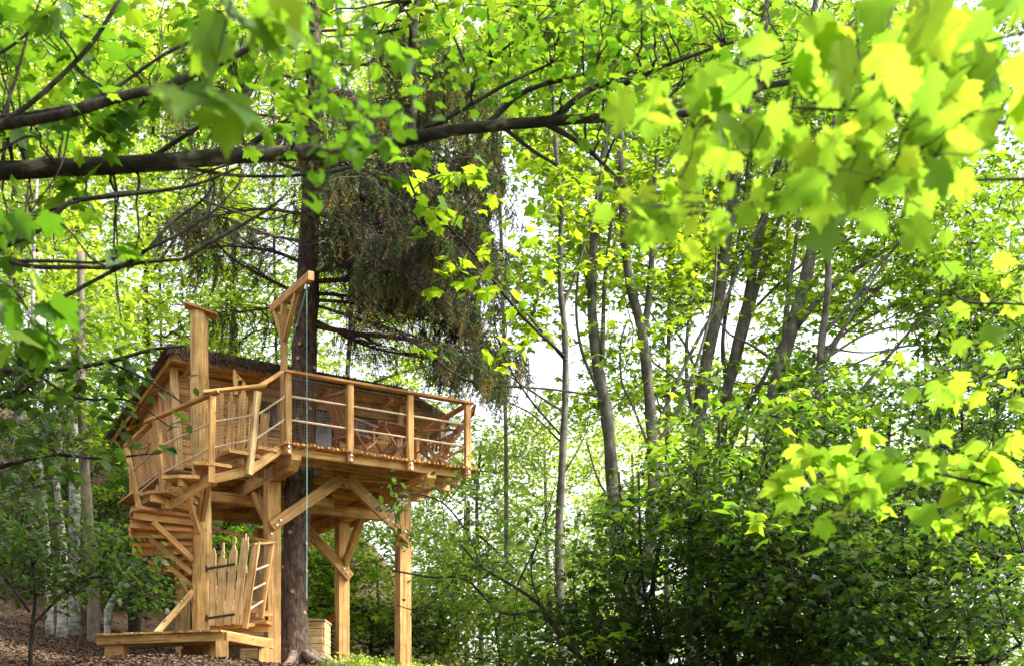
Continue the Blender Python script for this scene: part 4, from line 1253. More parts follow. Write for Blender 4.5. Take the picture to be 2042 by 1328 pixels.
    T_N = (np.array([(-.13, 0, 0), (.13, 0, 0), (.05, 1, 0), (-.05, 1, 0)], float), np.array([(0, 1, 2), (0, 2, 3)], int))
    for nm, mk, mt_ in (('needles', tf_ < .5, M['needle']), ('young_shoots', tf_ >= .5, M['needle_tip'])):
        me = leaf_mesh(nm, P[mk], A[mk], Nn[mk], S[mk], T_N, mt_, 5)
        o = bpy.data.objects.new(nm, me); link(o, root); o['kind'] = 'stuff'; o.matrix_basis = WORLD[root.name].inverted()
    print('spruce needles', len(P), 'hanging twigs', len(ndl))
spruce()


# ---------------------------------------------------------------- grey maples on the right
tree('maple_tree', 'slim dark-stemmed maple nearest the deck, its stem straight and forked high', 'tree', 20.6,
     [([(1124, 1330), (1117, 1180), (1116, 1050), (1120, 900), (1128, 760), (1126, 650), (1119, 570), (1116, 420), (1108, 280), (1100, 60), (1095, -80)], 17.6, 7.2),
      ([(1128, 720), (1080, 660), (1030, 600), (985, 545), (950, 500)], 8.4, 3.2), ([(1124, 610), (1140, 560), (1165, 490), (1185, 420), (1200, 330)], 7.6, 3.2),
      ([(1122, 820), (1050, 775), (1000, 740), (930, 740), (870, 700)], 5, 2.4), ([(1118, 880), (1065, 830), (1010, 800), (980, 770)], 4.2, 2.4), ([(1120, 950), (1150, 900), (1175, 850)], 4.2, 2.4)],
     [('sun', 980, 280, 1200, 720, 150), ('mid', 960, -40, 1220, 300, 150)], M['bark_grey'], seed=301, n_parts=80)
tree('maple_tree', 'twin-stemmed grey maple whose trunks part low in a V above the bushes', 'tree', 22.0,
     [([(1255, 1330), (1250, 1240), (1232, 1120), (1222, 950), (1208, 820), (1192, 720), (1180, 600), (1188, 450), (1205, 300), (1218, 140), (1228, -60)], 31.9, 11.2),
      ([(1296, 900), (1350, 820), (1390, 720), (1420, 600), (1430, 480)], 10, 4), ([(1204, 800), (1160, 700), (1150, 600), (1160, 480)], 8, 4), 
      ([(1252, 1240), (1290, 1130), (1302, 980), (1300, 870), (1290, 760), (1279, 660), (1256, 560), (1243, 430), (1236, 300), (1228, 120), (1222, -60)], 31.1, 12),
      ([(1284, 670), (1296, 560), (1302, 440), (1312, 320), (1330, 180)], 16.8, 6.4), ([(1200, 720), (1206, 560), (1222, 420), (1240, 240)], 10.1, 4.8),
      ([(1300, 880), (1340, 780), (1400, 660), (1450, 590)], 10.9, 4.8), ([(1245, 400), (1200, 330), (1150, 270), (1120, 240)], 10.1, 4.8), ([(1230, 1010), (1195, 960), (1170, 880)], 5.9, 3.2), ([(1296, 900), (1260, 800), (1240, 760), (1238, 690), (1250, 640)], 5.9, 3.2)],
     [('sun', 1100, 260, 1420, 820, 330), ('mid', 1120, -40, 1440, 300, 200)], M['bark_grey'], seed=302, n_parts=80)
tree('maple_tree', 'smooth grey maple trunk leaning right, left of the three leaning stems', 'tree', 24.0,
     [([(1385, 1330), (1385, 1100), (1390, 900), (1402, 760), (1428, 620), (1450, 480), (1465, 360), (1495, 200), (1530, 20), (1550, -80)], 31.9, 15.2),
      ([(1396, 830), (1420, 700), (1470, 540), (1530, 420), (1600, 300)], 11, 4), ([(1392, 860), (1370, 760), (1372, 640), (1390, 520), (1400, 380)], 9, 4), 
      ([(1400, 790), (1370, 700), (1330, 640)], 6.7, 3.2), ([(1452, 470), (1500, 430), (1560, 410)], 6.7, 3.2), ([(1450, 500), (1390, 440), (1350, 380)], 8.4, 4)],
     [('sun', 1300, 280, 1580, 860, 260), ('mid', 1360, -40, 1620, 300, 170)], M['bark_grey'], seed=303, n_parts=60)
tree('maple_tree', 'forked grey maple with two slender stems leaning right, middle of the leaning group', 'tree', 24.6,
     [([(1420, 1330), (1425, 1100), (1437, 900), (1452, 760), (1486, 610), (1512, 490), (1535, 380), (1580, 220), (1620, 40), (1640, -60)], 24.4, 10.4),
      ([(1430, 980), (1470, 860), (1540, 720), (1600, 600), (1680, 480)], 13, 5), ([(1450, 780), (1440, 680), (1460, 560), (1480, 440), (1490, 320)], 10, 4), 
      ([(1440, 830), (1480, 680), (1520, 540), (1560, 430), (1640, 300), (1700, 180)], 16, 5.6), ([(1500, 620), (1560, 560), (1640, 500), (1720, 470)], 6.7, 3.2)],
     [('sun', 1440, 260, 1720, 860, 250), ('mid', 1520, -40, 1800, 320, 190)], M['bark_grey'], seed=304, n_parts=60)
tree('maple_tree', 'stout grey maple at the right of the leaning group, splitting beneath the blurred leaves', 'tree', 23.0,
     [([(1530, 1330), (1532, 1100), (1535, 900), (1548, 760), (1580, 650), (1608, 550), (1630, 450), (1680, 320), (1740, 160), (1780, 0)], 35.3, 14.4),
      ([(1536, 900), (1600, 780), (1680, 660), (1760, 570), (1860, 500)], 13, 4), ([(1560, 720), (1570, 600), (1590, 460), (1600, 320)], 12, 5), ([(1545, 800), (1620, 720), (1720, 640), (1830, 590), (1900, 570)], 9, 3), 
      ([(1590, 650), (1640, 590), (1700, 540), (1790, 480), (1880, 420)], 15.1, 4.8), ([(1560, 730), (1500, 690), (1450, 660), (1420, 610)], 6.7, 3.2), ([(1640, 590), (1690, 600), (1780, 560), (1850, 560)], 5.9, 2.4)],
     [('mid', 1600, 100, 1960, 620, 330), ('mid', 1560, 560, 1760, 900, 110)], M['bark_grey'], seed=305, n_parts=60)
tree('maple_tree', 'thin upright maple stem standing among the bushes left of the yellow lower spray', 'tree', 21.5,
     [([(1625, 1330), (1628, 1050), (1634, 850), (1640, 700), (1648, 580), (1652, 450), (1660, 280), (1670, 100)], 21.8, 7.2),
      ([(1632, 900), (1700, 800), (1780, 700), (1870, 600), (1940, 520)], 10, 4), ([(1640, 740), (1690, 640), (1740, 560), (1800, 470)], 8, 3), 
      ([(1640, 720), (1720, 670), (1790, 650), (1880, 640)], 5.9, 2.4), ([(1642, 760), (1720, 720), (1800, 690), (1860, 690)], 5.9, 2.4), ([(1645, 660), (1700, 600), (1760, 520), (1850, 430)], 7.6, 3.2),
      ([(1640, 690), (1740, 700), (1850, 680)], 4.2, 2.4), ([(1645, 640), (1720, 660), (1830, 600), (1900, 560)], 4.2, 2.4)],
     [('mid', 1780, 300, 2070, 760, 300), ('dark', 1850, 560, 2070, 900, 160)], M['bark_grey'], seed=306, n_parts=60)

# ---------------------------------------------------------------- trees on the slope behind the cabin
G_H = 'trees on the wooded slope'
tree('woodland_tree', 'yellow-green tree at the far left edge above the birches', 'tree', 27.0, [([(35, 1100), (36, 800), (30, 500), (25, 200), (20, 0)], 18, 8), ([(32, 560), (60, 420), (90, 300)], 8, 4)],
     [('far', -40, -40, 190, 720, 390)], M['bark_grey'], G_H, seed=401)
tree('woodland_tree', 'yellow-green tree behind the two dark left-hand twigs', 'tree', 30.0, [([(150, 900), (148, 700), (152, 500), (160, 300), (170, 100)], 14, 7)],
     [('far', 90, -40, 330, 740, 390)], M['bark_grey'], G_H, seed=402)
tree('woodland_tree', 'bright tree above the log post cap', 'tree', 31.0, [([(300, 900), (292, 700), (290, 560), (300, 350), (310, 100)], 12, 7), ([(205, 760), (250, 680), (262, 610), (320, 520), (380, 430)], 10, 5)],
     [('far', 250, -40, 480, 740, 390)], M['bark_dark'], G_H, seed=403)
tree('woodland_tree', 'bright tree seen between the log post and the spruce trunk', 'tree', 33.0, [([(480, 900), (470, 720), (465, 560), (480, 300), (500, 60)], 11, 6)],
     [('far', 400, -40, 620, 760, 390)], M['bark_dark'], G_H, seed=404)
tree('woodland_tree', 'bright tree directly above the deck railing right of the spruce trunk', 'tree', 34.0, [([(700, 1000), (690, 800), (700, 600), (690, 350), (680, 50)], 12, 6), ([(690, 800), (730, 770), (790, 745), (850, 730)], 7, 3)],
     [('far', 600, 0, 900, 820, 442)], M['bark_grey'], G_H, seed=405)
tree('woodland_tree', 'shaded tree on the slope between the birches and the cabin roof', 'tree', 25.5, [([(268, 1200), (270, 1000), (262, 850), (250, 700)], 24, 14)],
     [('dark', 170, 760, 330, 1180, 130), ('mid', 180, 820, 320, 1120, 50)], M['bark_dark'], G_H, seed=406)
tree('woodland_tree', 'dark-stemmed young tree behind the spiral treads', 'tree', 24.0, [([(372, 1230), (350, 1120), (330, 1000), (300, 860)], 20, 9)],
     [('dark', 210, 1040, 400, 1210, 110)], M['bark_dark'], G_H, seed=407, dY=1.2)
tree('silver_birch', 'thin white birch, leftmost of the pale stems on the slope', 'tree', 23.0, [([(98, 1150), (92, 1060), (88, 980), (75, 900), (70, 820), (62, 700), (70, 500), (75, 350)], 13, 6), ([(88, 985), (70, 960), (55, 945)], 5, 3)], [('dark', -20, 720, 110, 1100, 70)], M['bark_birch'], seed=408)
tree('silver_birch', 'flaky white birch beside the thin one, second pale stem on the slope', 'tree', 22.5, [([(122, 1165), (125, 1100), (116, 1020), (115, 950), (120, 880), (112, 760), (110, 600)], 16, 8)], [('dark', 60, 700, 190, 960, 50, 1.5)], M['bark_birch'], seed=409)
tree('beech_tree', 'straight beige trunk on the slope, right of the birches', 'tree', 22.0, [([(186, 1195), (180, 1100), (174, 1000), (168, 900), (164, 800), (160, 720), (158, 640), (162, 500)], 22, 15)], [('mid', 100, 560, 260, 900, 80, 1.5)], M['bark_beech'], seed=410)
tree('silver_birch', 'broken pale birch stem leaning right above the beige trunk', 'tree', 24.5, [([(150, 1100), (150, 860), (156, 720), (170, 650), (184, 595)], 20, 16)], [('far', 150, 520, 260, 700, 39)], M['bark_birch'], seed=411)
tree('silver_birch', 'slanting dark-and-white birch stem below the left treads', 'tree', 21.5, [([(215, 1215), (250, 1150), (290, 1095), (318, 1062)], 13, 10)], [('dark', 260, 1080, 340, 1180, 16, .8)], M['bark_birch'], seed=412)
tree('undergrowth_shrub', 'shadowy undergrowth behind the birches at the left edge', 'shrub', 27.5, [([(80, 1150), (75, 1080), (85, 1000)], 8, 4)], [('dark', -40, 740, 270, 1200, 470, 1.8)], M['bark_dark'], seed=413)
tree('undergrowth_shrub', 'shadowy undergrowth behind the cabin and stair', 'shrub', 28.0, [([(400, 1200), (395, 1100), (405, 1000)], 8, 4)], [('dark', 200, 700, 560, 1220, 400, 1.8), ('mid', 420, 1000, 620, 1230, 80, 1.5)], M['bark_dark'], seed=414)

# ---------------------------------------------------------------- pale thicket behind and right of the deck
G_P = 'pale trees beyond the clearing'
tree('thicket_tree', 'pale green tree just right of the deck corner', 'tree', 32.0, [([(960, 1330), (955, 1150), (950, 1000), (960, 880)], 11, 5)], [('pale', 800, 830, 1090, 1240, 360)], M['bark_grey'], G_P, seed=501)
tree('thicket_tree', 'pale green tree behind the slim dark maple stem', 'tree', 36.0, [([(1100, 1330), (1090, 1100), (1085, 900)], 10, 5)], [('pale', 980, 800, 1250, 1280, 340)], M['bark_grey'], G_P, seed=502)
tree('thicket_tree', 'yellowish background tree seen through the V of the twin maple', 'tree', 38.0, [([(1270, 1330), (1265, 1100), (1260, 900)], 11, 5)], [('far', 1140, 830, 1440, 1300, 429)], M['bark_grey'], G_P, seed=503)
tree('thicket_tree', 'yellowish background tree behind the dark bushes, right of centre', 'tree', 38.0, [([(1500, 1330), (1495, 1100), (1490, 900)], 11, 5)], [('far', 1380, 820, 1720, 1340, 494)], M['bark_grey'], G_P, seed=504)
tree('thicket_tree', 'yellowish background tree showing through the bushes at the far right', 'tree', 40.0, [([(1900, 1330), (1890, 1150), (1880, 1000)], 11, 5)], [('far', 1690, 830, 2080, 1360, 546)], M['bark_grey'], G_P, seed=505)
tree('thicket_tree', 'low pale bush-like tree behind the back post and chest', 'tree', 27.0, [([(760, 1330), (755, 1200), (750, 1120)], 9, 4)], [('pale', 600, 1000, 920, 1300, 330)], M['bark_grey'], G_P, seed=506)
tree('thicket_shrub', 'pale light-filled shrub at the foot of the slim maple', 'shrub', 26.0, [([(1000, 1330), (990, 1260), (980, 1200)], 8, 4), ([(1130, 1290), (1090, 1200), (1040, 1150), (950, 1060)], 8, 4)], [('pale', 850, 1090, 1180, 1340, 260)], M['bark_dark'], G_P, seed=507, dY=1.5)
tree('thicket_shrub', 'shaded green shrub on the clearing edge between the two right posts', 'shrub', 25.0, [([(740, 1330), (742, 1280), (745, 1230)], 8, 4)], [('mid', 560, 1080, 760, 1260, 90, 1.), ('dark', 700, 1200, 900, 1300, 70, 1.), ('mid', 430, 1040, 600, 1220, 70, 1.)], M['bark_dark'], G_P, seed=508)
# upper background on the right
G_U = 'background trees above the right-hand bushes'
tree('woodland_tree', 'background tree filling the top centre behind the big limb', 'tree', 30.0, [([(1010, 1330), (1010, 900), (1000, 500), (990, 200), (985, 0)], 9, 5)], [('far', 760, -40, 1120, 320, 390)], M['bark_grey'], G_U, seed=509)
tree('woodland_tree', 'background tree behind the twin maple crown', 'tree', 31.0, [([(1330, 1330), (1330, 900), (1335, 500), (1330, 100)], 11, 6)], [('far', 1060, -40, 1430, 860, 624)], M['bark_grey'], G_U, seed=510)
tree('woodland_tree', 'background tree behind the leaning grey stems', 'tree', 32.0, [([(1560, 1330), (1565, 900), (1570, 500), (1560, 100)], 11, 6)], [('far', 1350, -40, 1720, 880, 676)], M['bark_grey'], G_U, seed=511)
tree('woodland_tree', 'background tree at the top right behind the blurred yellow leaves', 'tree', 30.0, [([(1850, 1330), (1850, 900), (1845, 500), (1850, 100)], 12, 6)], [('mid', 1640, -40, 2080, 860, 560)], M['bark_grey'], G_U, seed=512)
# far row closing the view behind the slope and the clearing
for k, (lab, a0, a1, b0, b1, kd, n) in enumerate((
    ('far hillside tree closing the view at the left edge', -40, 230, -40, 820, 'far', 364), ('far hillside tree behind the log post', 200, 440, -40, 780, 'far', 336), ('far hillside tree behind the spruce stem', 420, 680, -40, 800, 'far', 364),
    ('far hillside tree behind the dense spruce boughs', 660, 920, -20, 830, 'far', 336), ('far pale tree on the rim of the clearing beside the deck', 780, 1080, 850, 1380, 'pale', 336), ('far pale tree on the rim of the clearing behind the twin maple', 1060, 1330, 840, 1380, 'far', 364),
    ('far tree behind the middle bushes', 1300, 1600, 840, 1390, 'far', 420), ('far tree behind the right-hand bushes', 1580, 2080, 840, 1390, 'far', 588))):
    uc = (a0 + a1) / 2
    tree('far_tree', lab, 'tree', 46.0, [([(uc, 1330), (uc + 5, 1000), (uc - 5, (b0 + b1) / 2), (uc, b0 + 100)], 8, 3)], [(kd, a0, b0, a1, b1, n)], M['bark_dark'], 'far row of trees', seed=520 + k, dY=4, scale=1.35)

# ---------------------------------------------------------------- dark hawthorn bushes, lower right
G_B = 'dark bushes in the lower right'
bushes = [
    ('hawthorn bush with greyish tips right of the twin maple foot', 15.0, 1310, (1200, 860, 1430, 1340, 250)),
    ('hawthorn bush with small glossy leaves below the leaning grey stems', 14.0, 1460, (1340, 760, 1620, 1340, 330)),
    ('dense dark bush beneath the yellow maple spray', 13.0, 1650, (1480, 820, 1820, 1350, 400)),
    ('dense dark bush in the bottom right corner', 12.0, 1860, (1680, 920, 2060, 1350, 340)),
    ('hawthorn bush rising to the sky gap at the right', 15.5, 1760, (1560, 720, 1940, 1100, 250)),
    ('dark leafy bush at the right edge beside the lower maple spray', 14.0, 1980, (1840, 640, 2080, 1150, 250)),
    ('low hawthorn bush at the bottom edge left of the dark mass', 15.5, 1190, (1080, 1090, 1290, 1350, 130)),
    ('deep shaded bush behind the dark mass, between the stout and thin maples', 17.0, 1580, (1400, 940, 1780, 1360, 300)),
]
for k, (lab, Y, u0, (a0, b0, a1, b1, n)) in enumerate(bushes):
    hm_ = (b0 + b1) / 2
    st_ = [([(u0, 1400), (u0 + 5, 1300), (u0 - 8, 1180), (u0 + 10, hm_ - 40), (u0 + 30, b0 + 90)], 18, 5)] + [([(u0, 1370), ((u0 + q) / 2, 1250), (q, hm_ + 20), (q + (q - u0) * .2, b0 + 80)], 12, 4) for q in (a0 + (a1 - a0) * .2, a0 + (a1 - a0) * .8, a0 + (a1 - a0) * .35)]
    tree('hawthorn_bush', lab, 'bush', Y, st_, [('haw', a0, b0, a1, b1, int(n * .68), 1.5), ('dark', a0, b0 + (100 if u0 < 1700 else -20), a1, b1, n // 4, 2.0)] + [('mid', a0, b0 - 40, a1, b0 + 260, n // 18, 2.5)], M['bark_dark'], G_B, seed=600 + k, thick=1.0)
# ---------------------------------------------------------------- near trees
rf = random.Random(31)
trunk_links['maple_tree_near'] = 1
# the big limb across the top, grown from a trunk standing outside the frame on the left
limb_sprays = (fill(rf, -30, 0, 300, 290, 30, 70, 9, 40) + fill(rf, 280, -10, 620, 250, 26, 70, 9, 36) + fill(rf, 820, -20, 1260, 190, 40, 65, 12, 26)
               + fill(rf, 560, -20, 840, 110, 12, 60, 8, 30) + fill(rf, 1250, -10, 1700, 160, 34, 65, 11, 26) + fill(rf, 1000, 150, 1500, 240, 14, 50, 7, 26)
               + [(110, 375, 40, 6, 44), (175, 395, 40, 7, 44), (60, 425, 40, 5, 46), (20, 470, 50, 6, 50), (235, 500, 30, 5, 40), (270, 500, 25, 4, 40), (150, 330, 40, 5, 40), (410, 510, 20, 2, 30),
                  (770, 350, 30, 5, 40), (830, 320, 35, 6, 34), (240, 630, 20, 2, 30)])
root = near_tree('maple_tree', 'big mossy maple limb crossing the top of the picture, leafy above and bare below', 'tree', 7.0,
    [([(-160, 352), (0, 343), (170, 330), (320, 322), (480, 311), (640, 303), (760, 288), (880, 264), (1000, 250), (1130, 240), (1280, 233), (1420, 218, .1), (1520, 172, .2), (1650, 150, .3), (1740, 100, .4)], 40, 9),
     ([(818, 268), (824, 190), (820, 100), (828, 0), (830, -60)], 18, 14),
     ([(850, 262), (930, 215), (1010, 170), (1100, 130)], 11, 5), ([(970, 250), (1040, 190), (1110, 160), (1190, 150)], 13, 6), ([(1100, 240), (1180, 180), (1250, 165), (1340, 130), (1470, 80)], 14, 6),
     ([(860, 260), (925, 205), (940, 160), (900, 60)], 9, 4), ([(925, 205), (990, 110), (1060, 60)], 8, 4),
     ([(1000, 250), (1060, 300), (1110, 330)], 10, 5), ([(1080, 242), (1160, 290), (1230, 350)], 13, 6), ([(1290, 232), (1360, 170), (1420, 120)], 8, 4), ([(1420, 218), (1480, 160), (1500, 80)], 8, 4),
     ([(290, 322), (420, 240), (480, 200)], 10, 6), ([(220, 328), (260, 240), (300, 195)], 10, 5), ([(480, 310), (540, 260), (620, 220)], 16, 8),
     ([(330, 330), (480, 350), (640, 345), (760, 320)], 8, 4)],
    limb_sprays, M['bark_limb'], M['leaf_mid'], [T_NEAR, T_NEAR2, T_NEAR3], 300, trunk=(-3.9, 7.2, .20), seed=701)
# unseen crown added to this tree above the frame, to shade the limb
cr = np.random.default_rng(12); n = 420
yc = cr.uniform(8.6, 13.5, n); C = np.stack([cr.uniform(-5, 4, n), yc, EYE + .625 * yc + cr.uniform(1.0, 4.0, n)], 1)
Pc, Ac, Nc, Sc, _o, _i = sprays_at(C, SPEC['mid'], 12)
o = bpy.data.objects.new('foliage', leaf_mesh('foliage_crown', Pc, Ac, Nc, Sc, T_MID, M['leaf_mid'], 12)); link(o, root); o['kind'] = 'stuff'; o.matrix_basis = WORLD[root.name].inverted()
mb = MB()
for c in C[::2]:
    a = Vector((-3.9, 7.3, 7.5 + rf.uniform(-1, 2))).lerp(Vector(c), rf.uniform(0, .7)); pth = curvy(rf, a, Vector(c), .05, 4, .05); mb.tube(pth, taper(pth, .02, .005), 4, cap=False)
o = mb.build('branches', M['bark_limb'], root); o['kind'] = 'stuff'
# second limb and the bare dark twigs at the left
near_tree('maple_tree', 'dark leafless twigs and thinner limb fanning in from the left edge', 'tree', 6.0,
    [([(-140, 265), (0, 248), (120, 228), (240, 192), (320, 176), (400, 140), (480, 105), (560, 60)], 26, 10),
     ([(-60, 290), (60, 210), (170, 105), (230, 20), (260, -40)], 12, 6), ([(-40, 240), (90, 225), (200, 190), (330, 110), (430, 60)], 10, 5),
     ([(-80, 130), (0, 110), (60, 60), (120, 0)], 8, 4), ([(0, 235), (30, 160), (60, 60), (90, -20)], 7, 4),
     ([(-60, 520), (0, 492), (75, 460), (120, 420), (145, 400)], 14, 9), ([(145, 400), (240, 390), (330, 378), (400, 365), (480, 330)], 10, 5), ([(100, 420), (200, 392), (300, 378)], 6, 3),
     ([(20, 522), (110, 520), (190, 522), (235, 515)], 8, 5), ([(20, 522), (70, 530), (150, 535), (230, 533), (290, 525), (365, 517)], 10, 6), ([(365, 517), (430, 480), (480, 450), (540, 415), (570, 392)], 9, 5),
     ([(284, 504), (360, 470), (430, 420), (480, 360)], 7, 4), ([(95, 610), (180, 565), (280, 505), (340, 450), (400, 400), (425, 375)], 9, 4), ([(400, 400), (480, 425), (540, 436), (600, 418)], 5, 3),
     ([(0, 300), (60, 270), (110, 320)], 6, 3), ([(60, 370), (50, 460), (70, 520)], 4, 3), ([(140, 250), (120, 330), (80, 400), (40, 450)], 4, 3)],
    fill(rf, -20, 0, 260, 220, 8, 60, 9, 46) + [(230, 500, 25, 3, 40), (255, 515, 20, 3, 38), (20, 420, 45, 6, 55, -1), (20, 560, 30, 4, 50)],
    M['bark_dark'], M['leaf_mid'], [T_NEAR, T_NEAR2, T_NEAR3], 60, trunk=(-4.0, 5.6, .14), seed=702)
# hanging spray in front of the spruce and right of it
near_tree('maple_branch', 'long thin arching maple branches with yellow-green leaf sprays hanging before the spruce', 'branch', 16.0,
    [([(1198, 792, 5.9), (1120, 778, 4.0), (1040, 772, 2.5), (960, 768, 1.5), (900, 740, .8), (850, 700), (800, 665), (740, 600), (705, 560)], 6, 3),
     ([(1127, 712, 4.6), (1050, 640, 3.0), (985, 560, 1.5), (940, 500, .6), (880, 440), (830, 390), (800, 310)], 8, 4), ([(985, 570, 1.6), (1010, 650, 1.), (1000, 700, .5)], 4, 2), ([(1122, 870, 4.6), (1060, 800, 3), (1010, 720, 1.5), (985, 640, .5)], 6, 3)],
    [(905, 535, 40, 8, 34), (880, 550, 35, 6, 34), (870, 430, 40, 8, 32), (880, 400, 40, 7, 32), (840, 450, 30, 5, 30), (930, 340, 40, 8, 32), (890, 350, 40, 7, 32), (985, 330, 40, 7, 32), (1000, 600, 35, 7, 34), (985, 700, 30, 6, 34), (1030, 690, 30, 5, 34), (950, 560, 30, 5, 32), (845, 690, 20, 4, 22), (870, 700, 20, 4, 22), (1000, 520, 40, 7, 30), (975, 480, 30, 4, 30), (815, 340, 30, 5, 38), (1030, 430, 40, 9, 26), (1060, 500, 40, 8, 26)],
    M['bark_dark'], M['leaf_sun'], [T_NEAR, T_NEAR2, T_NEAR3], 140, seed=703)

# ---------------------------------------------------------------- out-of-focus leaves close to the lens
right = (fill(rf, 1700, -20, 2060, 250, 24, 60, 2, 112, .7) + fill(rf, 1440, 110, 1700, 200, 10, 40, 2, 76, .4) + fill(rf, 1270, 165, 1500, 215, 7, 35, 2, 68, .3) + fill(rf, 1280, 245, 1430, 290, 5, 30, 2, 76, .3)
         + fill(rf, 1480, 230, 1960, 330, 16, 60, 2, 84, .6) + fill(rf, 1600, 330, 1900, 420, 10, 50, 2, 72, .5) + fill(rf, 1240, 360, 1620, 450, 20, 45, 3, 50, .5) + [(1690, 430, 30, 2, 95), (1720, 300, 40, 2, 95), (1660, 60, 40, 2, 100)])
near_tree('maple_branch', 'blurred bright yellow-green maple branch hanging in from the upper right', 'branch', 3.1,
    [([(2260, 262), (2042, 250), (1900, 242), (1760, 226), (1640, 216), (1540, 205), (1500, 195), (1430, 200)], 9, 4), ([(2260, 360), (2042, 364), (1850, 363), (1720, 372), (1620, 385), (1500, 410)], 8, 3),
     ([(1855, 245), (1920, 290), (1975, 360)], 4, 3), ([(1718, 222), (1712, 140), (1705, 60), (1700, -20)], 5, 3), ([(1718, 222), (1708, 300), (1700, 370)], 4, 3), ([(2200, 60), (2042, 70), (1900, 110), (1800, 190)], 6, 3)],
    right, M['bark_dark'], M['leaf_glow'], [T_NEAR, T_NEAR2, T_NEAR3], 300, trunk=(2.75, 3.1, .05), seed=704, twig_r=.0016, tilt=.28, droop=.7, lean=(.3, .75))
low = fill(rf, 1570, 880, 1760, 950, 7, 45, 5, 60, .3) + fill(rf, 1760, 900, 2050, 960, 10, 50, 5, 56, .3) + fill(rf, 1650, 960, 1850, 1040, 6, 40, 4, 48, .3) + fill(rf, 1880, 980, 2040, 1040, 6, 45, 4, 50, .3) + fill(rf, 1830, 720, 2050, 860, 7, 55, 3, 50, .4) + fill(rf, 1880, 480, 2050, 700, 8, 60, 3, 46, .5)
near_tree('maple_branch', 'sharper yellow maple spray reaching in low from the right edge', 'branch', 4.6,
    [([(2240, 1020), (2042, 985), (1930, 958), (1830, 942), (1740, 938), (1640, 915), (1580, 905)], 8, 3), ([(1930, 958), (1960, 900), (2020, 850)], 4, 2), ([(2240, 760), (2042, 730), (1950, 760), (1860, 770)], 6, 3), ([(1830, 942), (1780, 990), (1690, 1030)], 4, 2), ([(2240, 640), (2042, 610), (1930, 600), (1880, 560)], 6, 3)],
    low, M['bark_dark'], M['leaf_glow'], [T_NEAR, T_NEAR2, T_NEAR3], 240, trunk=(3.2, 4.9, .06), seed=705, twig_r=.002, tilt=.32, droop=.6, lean=(.2, .5))
near_tree('maple_branch', 'large blurred green maple leaves hanging closest to the lens at the top left', 'branch', 2.5,
    [([(480, -140), (470, -40), (450, 60), (430, 150)], 7, 3), ([(480, -60), (400, 60), (350, 160)], 5, 3), ([(560, -140), (600, -20), (640, 30)], 5, 3), ([(480, -140), (250, -200), (-150, -200)], 8, 6), ([(560, -140), (480, -140)], 6, 6)],
    [(330, 170, 14, 2, 95), (375, 180, 10, 1, 85), (440, 190, 20, 3, 125), (425, 20, 45, 2, 110), (535, 50, 35, 2, 120), (385, 70, 30, 2, 90), (620, 10, 40, 2, 110), (480, 0, 50, 2, 100)],
    M['bark_dark'], M['leaf_bough'], [T_NEAR, T_NEAR2, T_NEAR3], 60, trunk=(-1.75, 2.5, .05), seed=706, twig_r=.0014, droop=1.8)
near_tree('hornbeam_branch', 'blurred hanging twigs of small glossy leaves left of the upright shoot', 'branch', 3.2,
    [([(560, -160), (590, 0), (620, 120), (640, 240), (655, 330), (640, 430)], 5, 2), ([(700, -160), (720, 0), (730, 120), (740, 220), (760, 300)], 5, 2), ([(640, -160), (670, 0), (690, 130), (700, 260)], 5, 2), ([(700, -160), (200, -260), (-300, -260)], 8, 6), ([(560, -160), (700, -160)], 6, 6), ([(640, -160), (620, -200)], 5, 5)],
    fill(rf, 560, 20, 800, 280, 26, 40, 6, 36, .4) + fill(rf, 590, 280, 700, 440, 6, 26, 5, 38, .2) + fill(rf, 700, 240, 780, 300, 4, 26, 5, 38, .2),
    M['bark_dark'], M['leaf_mid'], [T_OVALN], 220, trunk=(-2.2, 3.3, .06), seed=707, twig_r=.0012)
near_tree('maple_branch', 'green maple leaves drooping at the left edge above the dark shrub', 'branch', 4.0,
    [([(-140, 520), (0, 560), (40, 600), (70, 660)], 7, 3), ([(-140, 480), (0, 470), (20, 430)], 6, 3)],
    [(40, 590, 35, 4, 80), (80, 650, 35, 4, 85), (40, 690, 30, 3, 80), (10, 420, 35, 4, 80), (90, 610, 30, 3, 70)],
    M['bark_dark'], M['leaf_mid'], [T_NEAR, T_NEAR2, T_NEAR3], 40, trunk=(-2.3, 4.0, .05), seed=708, twig_r=.0018, droop=1.4)
# shaded shrub branches in front of the slope
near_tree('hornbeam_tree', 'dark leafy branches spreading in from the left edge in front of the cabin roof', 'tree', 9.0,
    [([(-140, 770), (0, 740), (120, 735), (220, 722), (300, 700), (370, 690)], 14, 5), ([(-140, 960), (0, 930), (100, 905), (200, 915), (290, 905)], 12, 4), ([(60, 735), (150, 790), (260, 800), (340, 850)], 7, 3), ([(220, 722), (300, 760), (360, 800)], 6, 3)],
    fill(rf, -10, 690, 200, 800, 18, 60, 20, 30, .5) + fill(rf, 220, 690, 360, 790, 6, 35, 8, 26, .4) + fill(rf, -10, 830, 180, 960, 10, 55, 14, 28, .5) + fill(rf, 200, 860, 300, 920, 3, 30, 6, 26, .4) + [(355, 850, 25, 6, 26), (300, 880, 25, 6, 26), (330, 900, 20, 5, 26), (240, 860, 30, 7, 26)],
    M['bark_dark'], M['leaf_dark'], [T_OVALN], 300, trunk=(-4.9, 9.2, .10), seed=709, twig_r=.003)
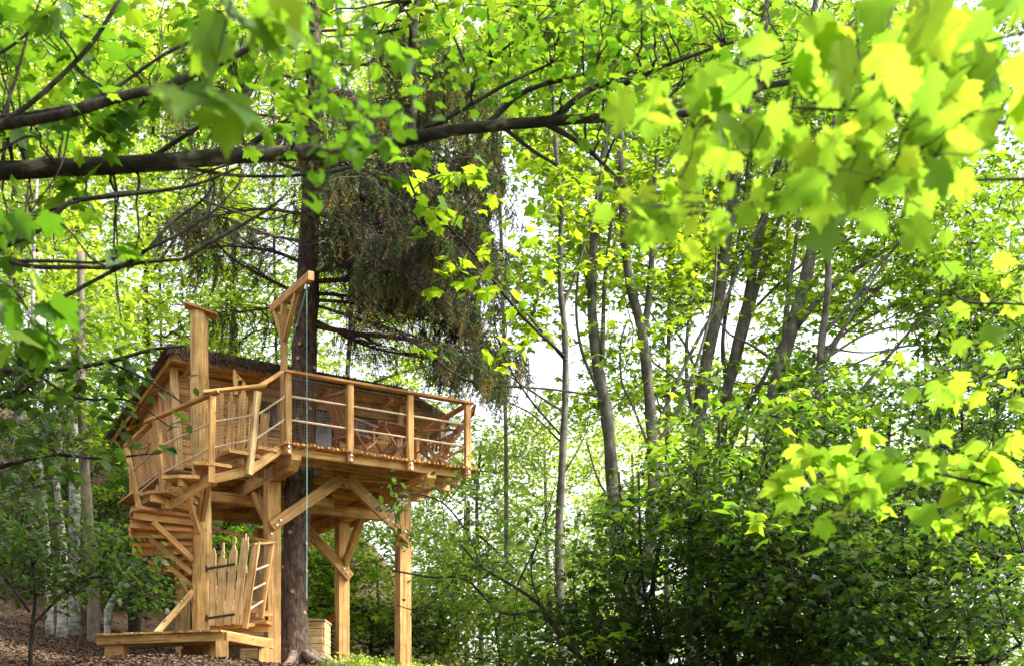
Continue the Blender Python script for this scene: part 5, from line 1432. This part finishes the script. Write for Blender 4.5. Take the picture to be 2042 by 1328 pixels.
near_tree('hornbeam_shrub', 'low dark shrub along the top of the leaf litter at the left', 'shrub', 14.0,
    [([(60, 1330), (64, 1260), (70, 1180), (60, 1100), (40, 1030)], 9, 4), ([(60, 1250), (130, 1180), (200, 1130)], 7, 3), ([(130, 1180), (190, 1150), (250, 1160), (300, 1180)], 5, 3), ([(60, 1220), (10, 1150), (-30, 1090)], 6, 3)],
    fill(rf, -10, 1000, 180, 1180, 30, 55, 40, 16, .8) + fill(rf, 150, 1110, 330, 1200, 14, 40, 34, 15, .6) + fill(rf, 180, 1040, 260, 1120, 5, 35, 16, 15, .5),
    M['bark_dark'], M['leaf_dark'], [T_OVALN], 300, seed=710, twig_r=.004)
hb_ = [o for o in bpy.data.objects if o.name.startswith('hornbeam_tree')][0]  # unseen side crown added beyond the left edge to shade the slope
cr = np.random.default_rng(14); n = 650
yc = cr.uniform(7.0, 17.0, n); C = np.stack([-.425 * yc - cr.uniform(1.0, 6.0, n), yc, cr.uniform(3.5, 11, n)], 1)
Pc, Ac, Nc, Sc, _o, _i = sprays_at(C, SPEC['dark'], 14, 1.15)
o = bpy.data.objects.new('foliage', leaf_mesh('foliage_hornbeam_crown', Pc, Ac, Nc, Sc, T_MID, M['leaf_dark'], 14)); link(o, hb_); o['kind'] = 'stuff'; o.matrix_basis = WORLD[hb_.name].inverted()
# hawthorn twigs crossing the right-hand post
near_tree('hawthorn_tree', 'thin blossoming hawthorn twigs crossing the right-hand post', 'tree', 14.0,
    [([(1180, 1330), (1120, 1270), (1080, 1210), (1030, 1170), (960, 1130), (915, 1080)], 12, 4), ([(1080, 1215), (1000, 1220), (930, 1155), (860, 1150), (795, 1140), (780, 1135)], 7, 3), ([(905, 1155), (870, 1195), (830, 1215), (790, 1205)], 4, 2), ([(960, 1130), (930, 1060), (880, 1000), (820, 985), (790, 1000)], 5, 2), ([(1090, 1240), (1060, 1140), (1080, 1050), (1110, 960)], 5, 2), ([(1030, 1170), (1080, 1060), (1100, 1000)], 4, 2)],
    fill(rf, 780, 960, 860, 1100, 9, 30, 14, 15, .4) + fill(rf, 830, 1080, 1000, 1200, 14, 40, 18, 15, .5) + fill(rf, 900, 950, 1060, 1090, 12, 40, 18, 15, .5) + fill(rf, 960, 1180, 1180, 1320, 16, 50, 24, 16, .6) + fill(rf, 1050, 1000, 1180, 1150, 10, 40, 18, 16, .5),
    M['bark_dark'], M['leaf_haw'], [T_OVALN], 200, seed=711, twig_r=.003)
# blossom on it
bl = MB(); rb = random.Random(9)
for (u, v) in ((797, 1000), (800, 1010), (775, 1012), (785, 1022), (808, 1003), (830, 1100), (780, 1040)):
    c = at(u, v, 13.9)
    for k in range(14):
        p = c + Vector((rb.gauss(0, .022), rb.gauss(0, .022), rb.gauss(0, .022)))
        n = Vector((rb.gauss(0, 1), rb.gauss(0, 1), rb.gauss(0, 1))).normalized(); x = n.orthogonal().normalized() * .012; y = n.cross(x)
        bl.add([p + x, p + y, p - x, p - y], [(0, 1, 2, 3)])
ht = [o for o in bpy.data.objects if o.name.startswith('hawthorn_tree')][0]
o = bl.build('blossom', M['blossom'], ht); o['kind'] = 'stuff'

# ---------------------------------------------------------------- leaf litter and grass
ng = np.random.default_rng(4)
n = 46000
Yq = ng.uniform(11.5, 26, n); Xq = (ng.uniform(-60, 1, n) ** 1 * 0 + ng.triangular(-80, 200, 860, n) - 1021) / FPX * Yq
Zq = ground(Xq, Yq) + ng.uniform(.002, .02, n)
A, Nn = leaf_dirs(ng, n, .55, 0.0)
me = leaf_mesh('leaf_litter', np.stack([Xq, Yq, Zq], 1), A, Nn, ng.uniform(.018, .06, n), T_OVAL, M['litter'], 3)
o = bpy.data.objects.new('leaf_litter', me); link(o); tag(o, 'brown dead leaves scattered over the forest floor', 'leaf litter', kind='stuff')
n = 60000
Yq = ng.uniform(15.5, 30, n); Xq = (ng.uniform(640, 1250, n) - 1021) / FPX * Yq
keep = ng.random(n) < np.clip((Xq + 3.6) / 2.5, 0, 1) * (.15 + .85 * (np.sin(Xq * 2.3 + np.sin(Yq * 1.1)) * np.cos(Yq * 1.7) > -.2)); Xq, Yq = Xq[keep], Yq[keep]; n = len(Xq)
Zq = ground(Xq, Yq) - .01
A = norm(np.stack([ng.normal(0, .35, n), ng.normal(0, .35, n), np.ones(n)], 1)); Nn = norm(np.cross(A, ng.normal(0, 1, (n, 3))))
T_BL = (np.array([(-.05, 0, 0), (.05, 0, 0), (.03, .6, .06), (0, 1, .22)], float), np.array([(0, 1, 2), (0, 2, 3)], int))
me = leaf_mesh('grass', np.stack([Xq, Yq, Zq], 1), A, Nn, ng.uniform(.04, .16, n) * ng.uniform(.6, 1.2, n), T_BL, M['grass'], 3)
o = bpy.data.objects.new('grass', me); link(o); tag(o, 'sunlit grass in the clearing behind the right-hand posts', 'grass', kind='stuff')
gc = np.random.default_rng(6); n = 900
yc = gc.uniform(17.5, 27, n); xc = (gc.uniform(640, 1300, n) - 1021) / FPX * yc
C = np.stack([xc, yc, ground(xc, yc) + gc.uniform(.03, .2, n)], 1)[(xc > -2.7 + gc.uniform(-.5, .5, n))]
Pc, Ac, Nc, Sc, _o, _i = sprays_at(C, SPEC['pale'], 6, .55)
o = bpy.data.objects.new('ground_cover', leaf_mesh('ground_cover', Pc, Ac, Nc, Sc, T_OVAL, M['leaf_pale'], 6)); link(o); tag(o, 'low leafy weeds among the grass of the clearing', 'ground cover', kind='stuff')
print('tris', sum(len(m.polygons) for m in bpy.data.meshes), 'objects', len(bpy.data.objects))
